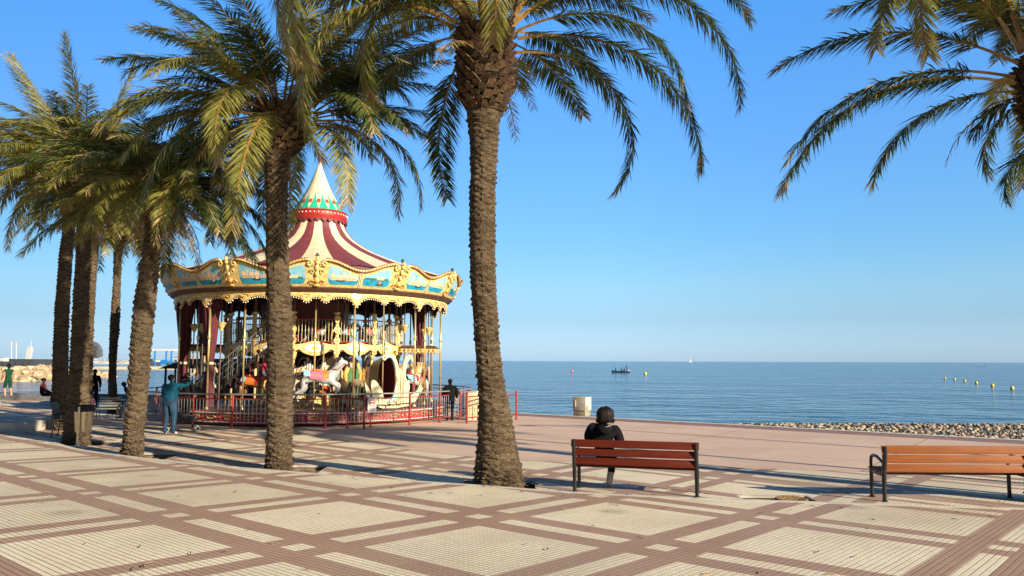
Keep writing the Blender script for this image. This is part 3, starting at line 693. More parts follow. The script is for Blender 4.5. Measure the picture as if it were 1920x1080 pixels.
# ---- rounding boards
def rb(h): return 5.30+.42*(h/.85)**.8 if h>0 else 5.30   # radius by height above the lower edge
ZB=4.52
def topz(a):      # a in -15..15 inside one section; high near the joints, low in the middle
    t=abs(a)/15
    return .60+.30*math.sin(min(1,t/.80)*PI/2)**2*(1 if t<.8 else 1-((t-.8)/.2)**2*.30)
def onb(a,h,o=0.0):
    p=P(a,rb(h)+o,ZB+h); return p
mb=MB()
for k in range(12):
    for hh in range(6):
        n=24; A=[];B=[]
        for j in range(n+1):
            a=-15+30*j/n; T=topz(a); A.append(onb(k*30+15+a,T*hh/6)); B.append(onb(k*30+15+a,T*(hh+1)/6))
        mb.strip(A,B,0)
    A=[onb(k*30+15-15+30*j/24,topz(-15+30*j/24)) for j in range(25)]; B=[onb(k*30+15-15+30*j/24,topz(-15+30*j/24),-.05) for j in range(25)]
    mb.strip(A,B,0); mb.strip(B,[P(k*30+15-15+30*j/24,5.22,ZB) for j in range(25)],1)
cb('rounding_boards',mb,[M_gold,M_brown],smooth=True)
mb=MB(); mb.lathe([(5.05,4.50),(5.33,4.50),(5.35,4.53),(5.33,4.56),(5.31,4.57)],n=72,cap=False); mb.lathe([(5.33,4.50),(5.26,4.43),(5.12,4.42)],n=72,cap=False)
cb('cornice',mb,[M_brown])
# rope moulding: twisted scroll along the top of each section
for k in range(12):
    mb=MB()
    pts=[]
    for j in range(27):
        a=-12.2+24.4*j/26; pts.append((a,topz(a)-.02))
    # volutes at both ends
    vol=[]
    for i in range(12):
        t=i/11*2.2*PI; rr_=.115*(1-i/13); vol.append((12.4+ .0+ (rr_*math.sin(t))*9.0, topz(12.2)-.02-.115+rr_*math.cos(t)))
    full=[(-a,h) for a,h in reversed(vol)]+pts+vol
    P3=[onb(k*30+15+a,max(.02,h),.035) for a,h in full]
    mb.tube(P3,[.040]*len(P3),0,n=8)
    mb.tube([onb(k*30+15+a,max(.02,h+.046),.03) for a,h in pts],.016,1,n=5)
    mb.tube([onb(k*30+15+a,max(.02,h-.052),.03) for a,h in pts],.014,1,n=5)
    for a,h in pts[1:-1]: mb.ball(onb(k*30+15+a,h,.085),.017,1,n=5,k=3)
    cb('scroll_moulding',mb,[M_gold,mk('moulding_red_edge',(.22,.05,.03),.45)],smooth=True)
# cartouches at the joints
def cart():
    mb=MB()
    for dy,r_,s_ in ((.90,.06,(1,1,1)),(.97,.045,(1.2,1,.6)),(.80,.075,(1,.6,.9)),(.64,.085,(.9,.5,1.3)),(.44,.07,(1,.5,1.3)),(.24,.085,(1.1,.5,1.1)),(.08,.075,(1.5,.5,.7))):
        mb.ball(onb(0,min(dy,.85),.05)+Vector((0,0,max(0,dy-.85))),r_,0 if dy>.3 else 1,n=10,k=6,sc=s_)
    for s in (-1,1):
        for (a0,h0,rr_) in ((1.6,.16,.10),(1.5,.5,.085),(1.3,.72,.06)):
            pts=[onb(s*(a0+rr_*math.cos(t)*(1-t/9)*9),h0+rr_*math.sin(t)*(1-t/9),.045) for t in [i*.55 for i in range(13)]]
            mb.tube(pts,[.026*(1-i/20) for i in range(13)],1 if h0<.2 else 0,n=6)
    mb.lathe([(.04,.98),(.065,1.03),(.05,1.07),(.02,1.1)],c=(0,-5.70,ZB-.0),m=2,n=8)
    return mb
for k in range(12):
    o=cb('cartouche',cart(),[M_gold,M_gold2,M_dgreen],smooth=True); o.rotation_euler.z=R(k*30)
# paintings: 24 pictures with palaces, boats and water
def picture(k,s):
    rr=random.Random(k*3+s+5); mb=MB(); a0=k*30+15; lo_a,hi_a=(.9,11.2) if s>0 else (-11.2,-.9)
    def outline(a):
        t=(a-lo_a)/(hi_a-lo_a); edge=min(1,min(t,1-t)/.12); e=math.sqrt(max(0,1-(1-edge)**2)); T=topz(a)-.17
        c=.12+(T-.12)*.5; return c-(c-.12)*(.55+.45*e), c+(T-c)*(.45+.55*e)
    n=22; As=[lo_a+(hi_a-lo_a)*j/n for j in range(n+1)]
    hz=.30+rr.uniform(-.03,.05)
    def band(f0,f1,m,o):
        A=[];B=[]
        for a in As:
            l,h=outline(a); x0=min(max(f0(a),l),h); x1=min(max(f1(a),l),h); A.append(onb(a0+a,x0,o)); B.append(onb(a0+a,x1,o))
        mb.strip(A,B,m)
    band(lambda a:hz-.02,lambda a:9,0,.006); band(lambda a:0,lambda a:hz,1,.008)
    kind=rr.choice('PPPBGPB')
    def rect(aa,ab,h0,h1,m,o):
        Aa=[aa+(ab-aa)*j/3 for j in range(4)]
        A=[];B=[]
        for a in Aa:
            if not lo_a<a<hi_a: a=max(lo_a,min(hi_a,a))
            l,h=outline(a); A.append(onb(a0+a,min(max(h0,l),h),o)); B.append(onb(a0+a,min(max(h1,l),h),o))
        mb.strip(A,B,m)
    if kind=='P' or kind=='G':
        a=lo_a+.8
        while a<hi_a-.8:
            w=rr.uniform(.6,1.6); h=hz+rr.uniform(.06,.24); rect(a,a+w,hz-.03,h,2,.011)
            if rr.random()<.4: rect(a+w*.4,a+w*.6,h,h+.07,2,.011)
            q=a+.12
            while q<a+w-.15: rect(q,q+.13,hz+.0,hz+.045,5,.014); q+=.3
            a+=w+rr.uniform(0,.35)
    if kind=='B':
        rect(lo_a+.5,hi_a-.8,hz-.01,hz+.045,4,.011); rect(lo_a+5,hi_a-2.5,hz+.0,hz+.1,2,.012)
    if rr.random()<.75 or kind=='B':
        c=rr.uniform(lo_a+3,hi_a-3); h=rr.uniform(.17,.24)
        mb.add([onb(a0+c-1.6,h+.05,.016),onb(a0+c-1,h-.02,.016),onb(a0+c+1,h-.02,.016),onb(a0+c+1.8,h+.09,.016),onb(a0+c+1.1,h+.03,.016),onb(a0+c-1.,h+.02,.016)],[(0,1,2,3,4,5)],3)
        rect(c-.4,c+.5,h+.02,h+.11,rr.choice((5,3,2)),.018)
    return mb
PM=[M_sky,M_water,M_bld,M_dark,M_tree,mk('painted_ochre',(.62,.28,.05),.5)]
for k in range(12):
    for s in (-1,1): cb('painted_picture',picture(k,s),PM,smooth=True,fixn=False)
for k in range(12):
    mb=MB(); mb.strip([onb(k*30+15-.5,h,.03) for h in (0.03,.2,.4,.58)],[onb(k*30+15-.1,h,.03) for h in (0.03,.2,.4,.58)],0)
    mb.strip([onb(k*30+15+.1,h,.03) for h in (0.03,.2,.4,.58)],[onb(k*30+15+.5,h,.03) for h in (0.03,.2,.4,.58)],0)
    cb('section_batten',mb,[M_cream])
# ---- valance with bulbs
def vprof(a):   # a in -15..15 (centre = joint with two lobes; deep points at +-15)
    t=abs(a)
    if t<1.3: return .20-.0*t
    if t<5.6: return .20+.15*math.sin((t-1.3)/4.3*PI)**.7
    if t<13.0: return .17+.0*(t)+.19*max(0,1-math.sin((t-5.6)/7.4*PI*.5+ .0)**.9 if False else ((abs((t-9.0))/4.0)**2.2)*.55)
    return .17+.19*.55*1.0+.22*((t-13)/2)**.8
mb=MB(); BL=[]
for k in range(12):
    n=60; Aa=[-15+30*j/n for j in range(n+1)]
    D_=[min(.50,vprof(a)) for a in Aa]
    top=[P(k*30+a,5.13,4.42) for a in Aa]; mid=[P(k*30+a,5.16,4.42-d*.5) for a,d in zip(Aa,D_)]; bot=[P(k*30+a,5.12,4.42-d) for a,d in zip(Aa,D_)]
    mb.strip(top,mid,0); mb.strip(mid,bot,0)
    mb.strip(bot,[P(k*30+a,5.07,4.42-d) for a,d in zip(Aa,D_)],1); mb.strip([P(k*30+a,5.07,4.42) for a in Aa],[P(k*30+a,5.07,4.42-d) for a,d in zip(Aa,D_)],1)
    mb.tube([P(k*30+a,5.13,4.42-d+.02) for a,d in zip(Aa,D_)],.014,2,n=5)
    for s in (-1,1):
        mb.tube([P(k*30+s*(3.4+2.0*math.cos(t)*(1-t/8)),5.17,4.26+.075*math.sin(t)*(1-t/8)) for t in [i*.5 for i in range(12)]],.016,2,n=5)
    for i in range(33):
        a=-14.6+29.2*i/32; BL.append(P(k*30+a,5.10,4.42-min(.5,vprof(a))-.030))
cb('valance',mb,[M_gold,M_brown,M_gold2])
BL.sort(key=lambda p:p.y); mb=MB(); mb.ball((0,0,0),.023,0,n=6,k=4); bo=cb('bulb',mb,[M_bulb],smooth=True); bo.location=BL[0]
for p in BL[1:100]: c=bo.copy(); COL.objects.link(c); c.location=p
mb=MB()
for p in BL[100:]: mb.ball(p,.021,0,n=5,k=4)
cb('valance_bulbs',mb,[M_bulb],smooth=True,kind='stuff')
# ---- poles
for k in range(24):
    a=k*15; r=4.93 if k%2 else 4.62
    mb=MB(); mb.tube([P(a,r,.48),P(a,r,4.5)],.036 if k%2 else .030,0,n=10)
    mb.lathe([(.06,.48),(.06,.54),(.04,.58)],c=tuple(P(a,r,0)),n=10); mb.lathe([(.05,2.85),(.055,2.88),(.055,2.96),(.05,2.99)],c=tuple(P(a,r,0)),n=10)
    if k%2: mb.lathe([(.04,4.0),(.09,4.06),(.07,4.1),(.10,4.2)],c=tuple(P(a,r,0)),n=10)
    cb('brass_pole',mb,[M_brass],smooth=True)
for a in (-75,-60,-45,-15,45,75,100,255,225,135):
    p=P(a,4.45,3.3); mb=MB(); mb.tube([P(a,4.45,.48),P(a,4.45,4.6)],.022,0,n=8); mb.lathe([(.03,-.16),(.06,-.10),(.14,.06),(.17,.10),(.15,.13),(.03,.16)],c=tuple(p),m=1,n=12)
    cb('lamp_standard',mb,[M_brown,M_gold],smooth='auto')
# ---- curtains
def curtain(a,r,w0,w1,zt,zb):
    mb=MB(); n=40; rows=[]
    for i in range(26):
        t=i/25; z=zt+(zb-zt)*t
        w=(w0*(1-t/.62)**1.0+w1*(t/.62) if t<.62 else w1+(w0*.55-w1)*((t-.62)/.38)) 
        w=max(w,w1); row=[]
        for j in range(n):
            th=2*PI*j/n; f=1+.16*math.sin(th*9+t*2)+.08*math.sin(th*5-t*4)
            row.append(P(a,r,z)+Vector((w*.5*f*cos(th+t*1.2),w*.42*f*sin(th+t*1.2),0)))
        rows.append(row)
    vs=[p for r_ in rows for p in r_]; mb.add(vs,[(i*n+j,i*n+(j+1)%n,(i+1)*n+(j+1)%n,(i+1)*n+j) for i in range(25) for j in range(n)],0)
    c=P(a,r,zt+(zb-zt)*.62); mb.lathe([(w1*.62,-.04),(w1*.66,0),(w1*.62,.04)],c=tuple(c),m=1,n=16,cap=False)
    return mb
for a,r in ((-78,4.75),(-47,4.75),(114,4.75),(246,4.75),(180,4.75)): cb('curtain',curtain(a,r,.62,.22,4.45,.55),[M_curt,M_cream],smooth=True)
# ---- upper deck
ND=14; DR=3.35
def poly14(r,z): return [P(i*360/ND+360/ND/2,r,z) for i in range(ND)]
mb=MB(); A=poly14(DR,2.72);B=poly14(DR,2.45)
mb.add(A+B,[tuple(range(ND)),tuple(range(2*ND-1,ND-1,-1))]+[(i,(i+1)%ND,ND+(i+1)%ND,ND+i) for i in range(ND)],0)
cb('upper_deck',mb,[M_dred])
for i in range(ND):
    a0=i*360/ND; hw=DR*math.sin(PI/ND); ap=DR*math.cos(PI/ND); rot=Matrix.Rotation(R(a0),4,'Z')
    def fn(u,v,w,rot=rot): return rot@Vector((u,-(ap+.01+w),v))
    mb=MB(); out=[]
    for j in range(41):
        u=-hw+2*hw*j/40; t=abs(u)/hw; zt=2.70+.12*math.exp(-(u/.34)**2)-.0; out.append((u,zt))
    bot=[]
    for j in range(41):
        u=hw-2*hw*j/40; t=abs(u)/hw; zb=2.44-.13*math.exp(-(u/.36)**2)+.10*math.exp(-((abs(u)-.55)/.12)**2); bot.append((u,zb))
    n=41
    for j in range(n-1):
        q=[out[j],out[j+1],bot[n-2-j],bot[n-1-j]]; mb.plate(q,.04,fn,0)
    med=[(.36*math.copysign(abs(math.cos(t))**.85,math.cos(t)),2.575+.135*math.copysign(abs(math.sin(t))**1.2,math.sin(t))) for t in [2*PI*q/24 for q in range(24)]]
    mb.plate([(x*1.08,(z-2.575)*1.12+2.575) for x,z in med],.012,lambda u,v,w:fn(u,v,.04+w),2); mb.plate(med,.014,lambda u,v,w:fn(u,v,.05+w),1); mb.plate([(x*.32,(z-2.575)*.55+2.575) for x,z in med],.01,lambda u,v,w:fn(u,v,.064+w),3)
    mb.tube([fn(u,z,.045) for u,z in bot],.014,2,n=5)
    o=cb('deck_fascia',mb,[M_gold,mk('medallion_pale',(.62,.74,.66),.4,var=.1),M_gold2,mk('medallion_flower',(.72,.62,.08),.5)])
    # balusters in this bay
    mb=MB()
    mb.tube([fn(-hw,3.60,-.03),fn(hw,3.60,-.03)],.024,0,n=6); mb.tube([fn(-hw,2.80,-.03),fn(hw,2.80,-.03)],.018,0,n=6)
    for j in range(13):
        u=-hw+2*hw*(j+.5)/13; mb.tube([fn(u,2.8,-.03),fn(u,3.15,-.03),fn(u,3.2,-.03),fn(u,3.25,-.03),fn(u,3.60,-.03)],[.009,.009,.018,.009,.009],1,n=6)
    cb('balustrade',mb,[M_red,M_cream])
    # ornamented post
    mb=MB(); c=P(a0+180/ND,DR-.02,0); ra=a0+180/ND; rot2=Matrix.Rotation(R(ra),3,'Z')
    mb.tube([c+Vector((0,0,2.4)),c+Vector((0,0,4.85))],.05,1,n=8)
    hw2=lambda z:.085+.035*math.sin(z*9)
    L_=[];R_=[]
    for q in range(41):
        z=2.36+q*.034; w_=.075+.035*math.sin(q*.55)+.012*math.sin(q*1.7); L_.append(c+rot2@Vector((-w_,-.06,z))); R_.append(c+rot2@Vector((w_,-.06,z)))
    mb.strip(L_,R_,0); mb.strip([p+rot2@Vector((0,.05,0)) for p in L_],[p+rot2@Vector((0,.05,0)) for p in R_],0); mb.strip(L_,[p+rot2@Vector((0,.05,0)) for p in L_],0); mb.strip(R_,[p+rot2@Vector((0,.05,0)) for p in R_],0)
    for q in range(11): mb.ball(c+rot2@Vector((0,-.07,2.45+q*.125)),.034,2,n=8,k=5,sc=(1,.7,1.3),rot=rot2)
    mb.lathe([(.05,0),(.11,.05),(.12,.10),(.05,.14)],c=(c.x,c.y,3.74),m=0,n=10)
    cb('deck_post',mb,[M_gold,M_brown,M_gold2],smooth='auto')
    mb=MB(); mb.tube([P(a0+180/ND,DR-.1,.48),P(a0+180/ND,DR-.1,2.45)],.045,0,n=10); mb.lathe([(.05,2.15),(.1,2.3),(.12,2.44)],c=tuple(P(a0+180/ND,DR-.1,0)),n=10); cb('lower_column',mb,[M_gold],smooth=True)
# ---- centre drum: mirrors, panels and organ pipes
mb=MB(); mb.lathe([(1.35,.48),(1.35,4.9)],n=12,cap=False); mb.lathe([(2.0,2.75),(2.05,4.3),(1.9,4.85)],n=12,cap=False,a0=R(-100),a1=R(30)); cb('centre_drum',mb,[M_dred],smooth=False)
for k in range(12):
    a=k*30+15; rot=Matrix.Rotation(R(a),4,'Z'); ap=1.35*math.cos(PI/12)
    fn=lambda u,v,w,rot=rot,ap=ap: rot@Vector((u,-(ap+.005+w),v))
    for zc,hh in ((1.45,.75),(3.85,.6)):
        mb=MB(); o_=[(.26*math.copysign(abs(math.cos(t))**.6,math.cos(t)),zc+hh*math.copysign(abs(math.sin(t))**.8,math.sin(t))) for t in [2*PI*q/24 for q in range(24)]]
        mb.plate([(x*1.2,(z-zc)*1.1+zc) for x,z in o_],.03,fn,0); mb.plate(o_,.012,lambda u,v,w:fn(u,v,.03+w),1)
        cb('mirror_panel',mb,[M_gold,mk('mirror_glass',(.06,.04,.035),.15,metal=.6,var=.1)])
mb=MB()
for j in range(15):
    u=-.62+j*.088; h=1.9-.35*abs(math.sin(j*.45)); p=P(-6,2.35,0)+Vector((u,.0,0)); mb.tube([p+Vector((0,0,1.15)),p+Vector((0,0,h+.35))],.036,0,n=8); mb.tube([p+Vector((0,0,.95)),p+Vector((0,0,1.15))],[.012,.036],0,n=8)
mb.box(P(-6,2.45,.8),(1.5,.5,.65),1); mb.box(P(-6,2.18,.8),(1.3,.04,.45),2)
cb('organ',mb,[M_white,M_gold,M_red])
mb=MB()
for a,c in ((16,0),(-28,1),(38,0),(-52,0),(62,1)):
    q=P(a,2.3,0); rot=Matrix.Rotation(R(a),4,'Z')
    o_=[(-.42,.5),(.42,.5),(.38,1.1),(.42,1.7),(.22,2.15),(0,2.3),(-.22,2.15),(-.42,1.7),(-.38,1.1)]
    mb.plate(o_,.08,lambda u,v,w: rot@Vector((u,-(2.3-w),v)),0); mb.plate([(x*.7,1.35+(z-1.35)*.72) for x,z in o_],.02,lambda u,v,w: rot@Vector((u,-(2.31+w),v)),1+c)
cb('scenery_panel',mb,[M_gold2,M_tree,M_brown])
# wheel-like spiral stair structure at the centre left: dark frame
mb=MB()
for k in range(9):
    z=.7+.5*k; mb.tube([P(-62+10*math.cos(t),2.7+.35*math.sin(t),z) for t in [2*PI*i/12 for i in range(13)]],.018,0,n=4)
for t in range(6): mb.tube([P(-62+10*math.cos(t),2.7+.35*math.sin(t),.5) ,P(-62+10*math.cos(t),2.7+.35*math.sin(t),4.7)],.022,0,n=5)
cb('lift_frame',mb,[M_black])
# ---- stairs to the upper deck (left front); darkened colours stand in for shade
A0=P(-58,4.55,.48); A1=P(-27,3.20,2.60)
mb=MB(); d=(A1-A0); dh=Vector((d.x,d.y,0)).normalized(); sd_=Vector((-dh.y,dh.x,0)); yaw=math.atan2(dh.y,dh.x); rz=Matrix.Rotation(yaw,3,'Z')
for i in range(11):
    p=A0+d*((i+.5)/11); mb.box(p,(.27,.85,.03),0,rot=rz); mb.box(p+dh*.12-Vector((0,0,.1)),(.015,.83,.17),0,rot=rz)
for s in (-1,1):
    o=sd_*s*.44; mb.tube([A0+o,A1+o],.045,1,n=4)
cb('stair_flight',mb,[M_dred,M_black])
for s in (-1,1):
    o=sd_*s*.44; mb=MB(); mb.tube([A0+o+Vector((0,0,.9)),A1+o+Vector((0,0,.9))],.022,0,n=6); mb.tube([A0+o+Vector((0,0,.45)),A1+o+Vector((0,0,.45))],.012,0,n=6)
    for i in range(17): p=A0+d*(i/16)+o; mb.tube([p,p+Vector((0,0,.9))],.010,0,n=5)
    cb('stair_handrail',mb,[mk('stair_rail_shade_grey',(.16,.16,.15),.5,metal=.3)])
# ---- gangway canopies at mid height
for a in (-88,78,-120,140):
    mb=MB(); rot=Matrix.Rotation(R(a),3,'Z')
    mb.box(P(a,4.05,2.55),(.9,1.5,.17),0,rot=rot); mb.box(P(a,4.05,2.68),(1.0,1.6,.10),1,rot=rot,taper=.75)
    for s in (-1,1):
        for j in range(9): mb.ball(P(a,3.4+j*.16,2.55)+rot@Vector((s*.46,0,0)),.05,2,n=6,k=4)
        for j in range(12): mb.ball(P(a,3.35+j*.13,2.43)+rot@Vector((s*.45,0,0)),.025,0,n=5,k=3)
    cb('gangway_canopy',mb,[M_gold,M_brown,M_gold2])
# ---- carriages with tall curled hoods
def hood(name,a,r,h,w,lean,th,inner):
    root=MB(); base=P(a,r,.48); rot=Matrix.Rotation(R(a),3,'Z')
    W=lambda u,y,z: base+rot@Vector((u,-y,z))
    return W
def chai(P,k=2):
    for _ in range(k):
        Q=[]
        for i in range(len(P)):
            a=P[i];b=P[(i+1)%len(P)]; Q+= [(a[0]*.75+b[0]*.25,a[1]*.75+b[1]*.25),(a[0]*.25+b[0]*.75,a[1]*.25+b[1]*.75)]
        P=Q
    return P
def carriage(a,r):
    rot=Matrix.Rotation(R(a),3,'Z'); base=P(a,r,.48)
    W=lambda u,y,z: base+rot@Vector((u,-y,z))       # u right along rim, y outward
    body=MB()
    # crescent hull
    hull=[(-.95,.95),(-.70,.62),(-.55,.42),(-.1,.34),(.3,.36),(.75,.38),(1.05,.46),(1.30,.62),(1.45,.95),(1.40,.55),(1.22,.24),(.9,.08),(.4,.02),(-.2,.03),(-.62,.16),(-.85,.45)]
    for y0,y1 in ((.42,.50),(-.5,-.42)):
        n=len(hull)//2
        for i in range(n-1):
            q=[hull[i],hull[i+1],hull[-2-i],hull[-1-i]] if i<n-1 else None
            body.plate(q,y1-y0,lambda u,v,w,y0=y0: W(u,y0+w,v),0)
    floor=[W(-.62,-.42,.10),W(1.2,-.42,.10),W(1.2,.42,.10),W(-.62,.42,.10)]; body.add(floor,[(0,1,2,3)],1)
    return W,body
W,body=carriage(30,4.45)
cb('carriage_hull',body,[M_cream,M_floor])
# big hood: tunnel of maroon canvas framed by a cream and blue rib curling at the top
def ribcurve(n=26):
    pts=[]
    for i in range(n):
        t=i/(n-1); th=-PI*.42+ t*PI*1.62      # from lower left up over to the right and down
        pts.append((.0-.36*math.cos(th+PI*.0)*-1*-1, 0))
    return pts
oval=[(.34*cos(t)*(1.0+.08*sin(t)),1.02+.80*sin(t)) for t in [2*PI*i/36 for i in range(36)]]
mb=MB(); 
cx0=-.02
outer=[(x*1.0+cx0,z) for x,z in oval]; back=[(x*.80+cx0+.06,z*.86+.10) for x,z in oval]
n=36
A=[W(u,.50,v) for u,v in outer]+[W(outer[0][0],.50,outer[0][1])]; B=[W(u,-.25,v) for u,v in back]+[W(back[0][0],-.25,back[0][1])]
mb.strip(A,B,0); mb.add([W(u,-.25,v) for u,v in back],[tuple(range(n))],1)
cb('hood_lining',mb,[mk('hood_maroon',(.10,.008,.012),.8,var=.2),mk('hood_maroon',(.1,.01,.01))],smooth=True)
mb=MB(); A=[W(u*1.06,.46,(v-1.02)*1.03+1.02) for u,v in outer]+[W(outer[0][0]*1.06,.46,(outer[0][1]-1.02)*1.03+1.02)]; B=[W(u*1.1,-.3,v) for u,v in back]+[W(back[0][0]*1.1,-.3,back[0][1])]
mb.strip(A,B,0); mb.add([W(u*1.1,-.3,v) for u,v in back],[tuple(range(n))],0); cb('hood_shell',mb,[mk('hood_brown_green',(.14,.13,.06),.5,var=.4,vs=4,c2=(.22,.12,.06))],smooth=True)
mb=MB(); rib=[(.36*cos(t),1.02+.83*sin(t)) for t in [PI*.62-PI*1.12*i/24 for i in range(25)]]
curl=[(-.18-.0+.09*cos(t)*(1-i/16),1.78-.03+.09*sin(t)*(1-i/16)) for i,t in enumerate([PI*.5+ i*.5 for i in range(12)])]
pts=[W(u,.53,v) for u,v in list(reversed(curl))+rib]
mb.tube(pts,[.04]*12+[.06+.03*sin(i/24*PI) for i in range(25)],0,n=8)
mb.tube([W(u*.90+.0,.56,(v-1.02)*.94+1.02) for u,v in rib],.04,1,n=6)
cb('hood_rib',mb,[M_cream,M_blue],smooth=True)
# side wing left of the opening and fan to its right
mb=MB(); wing=[(-.72,.98),(-.58,1.02),(-.42,.86),(-.30,.72),(-.22,.52),(-.20,.30),(-.12,.12),(-.45,.08),(-.62,.30),(-.70,.6)]
mb.plate(chai(wing),.05,lambda u,v,w:W(u,.50+w,v),0)
fan=[(.34,.10),(.26,.55),(.28,.98),(.36,1.02),(.40,1.32),(.52,1.38),(.60,1.15),(.62,1.55),(.72,1.75),(.84,1.82),(.96,1.76),(1.00,1.62),(.93,1.66),(.86,1.70),(.77,1.62),(.72,1.40),(.70,1.05),(.86,.9),(.9,.72),(.84,.5),(.84,.12)]
mb.plate(chai(fan),.06,lambda u,v,w:W(u,.50+w,v),0)
for x0,x1 in ((.42,.36),(.50,.50),(.58,.64)): mb.tube([W(x0,.58,.25),W((x0+x1)/2,.60,.7),W(x1,.58,1.25)],[.04,.035,.015],0,n=6)
mb.tube([W(1.0,.55,1.60),W(.96,.56,1.76),W(.84,.57,1.84),W(.70,.56,1.76),W(.62,.55,1.55),W(.60,.55,1.2)],[.03,.05,.055,.05,.04,.03],0,n=8)
mb.tube([W(.95,.58,1.64),W(.92,.59,1.72),W(.84,.60,1.76),W(.76,.59,1.70),W(.71,.58,1.5)],.022,1,n=6)
pk=[(.24,.25),(.22,.62),(.28,.9),(.36,.92),(.40,.6),(.36,.28)]; mb.plate(pk,.03,lambda u,v,w:W(u,.565+w,v),2)
cb('carved_swan_side',mb,[M_cream,M_blue,mk('pale_rose',(.75,.45,.33),.45)],smooth='auto')
mb=MB()
for u0 in (-.25,1.0): mb.bbox(W(u0,0,.38),(.35,.8,.12),0,rot=Matrix.Rotation(R(30),3,'Z')); 
mb.bbox(W(1.2,0,.6),(.12,.8,.5),0,rot=Matrix.Rotation(R(30),3,'Z'))
cb('carriage_seat',mb,[mk('seat_maroon',(.14,.02,.03),.7)])
# tub-shaped carriage with green shell back
mb=MB(); a=17; base=P(a,4.35,.48); rot=Matrix.Rotation(R(a),3,'Z')
W2=lambda u,y,z: base+rot@Vector((u,-y,z))
A=[];B=[]
for i in range(19):
    t=-PI*.55+PI*1.1*i/18; A.append(W2(.42*sin(t),.40*cos(t),.30)); B.append(W2(.50*sin(t),.48*cos(t),.98+.07*cos(t*5)))
mb.strip(A,B,0); mb.strip([p+(W2(0,-.04,0)-W2(0,0,0)) for p in A],[p+(W2(0,-.04,0)-W2(0,0,0)) for p in B],0); mb.strip(B,[p+(W2(0,-.04,0)-W2(0,0,0)) for p in B],1)
for i in range(7):
    t=-.6+.2*i; mb.tube([W2(.43*sin(t),.41*cos(t),.34),W2(.30*sin(t*2),.50,.62+.2*cos(t*2)),W2(.22*sin(t*3),.50,.84-.12*abs(t))],[.02,.03,.01],2,n=6)
mb.lathe([(.30,.05),(.46,.2),(.44,.34)],c=tuple(base),m=0,n=16)
cb('shell_tub_carriage',mb,[mk('tub_brown',(.20,.14,.08),.5,var=.3,vs=5),M_cream,M_dgreen],smooth='auto')
# ---- horses
def skinmesh(nodes,edges,subsurf=1):
    me=bpy.data.meshes.new('t'); me.from_pydata([n[0] for n in nodes],edges,[]); o=bpy.data.objects.new('t',me); COL.objects.link(o)
    sk=o.modifiers.new('s','SKIN'); sk.use_smooth_shade=True; sk.branch_smoothing=.6
    sv=me.skin_vertices[0].data
    for i,n in enumerate(nodes):
        r=n[1] if isinstance(n[1],tuple) else (n[1],n[1]); sv[i].radius=r; sv[i].use_root=(i==0)
    sb=o.modifiers.new('b','SUBSURF'); sb.levels=subsurf; sb.render_levels=subsurf
    dg=bpy.context.evaluated_depsgraph_get(); ev=o.evaluated_get(dg); m2=bpy.data.meshes.new_from_object(ev)
    bpy.data.objects.remove(o); bpy.data.meshes.remove(me); return m2
def meshobj(name,me,mats,parent,smooth=True):
    for m in mats: me.materials.append(m)
    if smooth: me.polygons.foreach_set('use_smooth',[True]*len(me.polygons))
    o=bpy.data.objects.new(name,me); COL.objects.link(o); o.parent=parent; return o
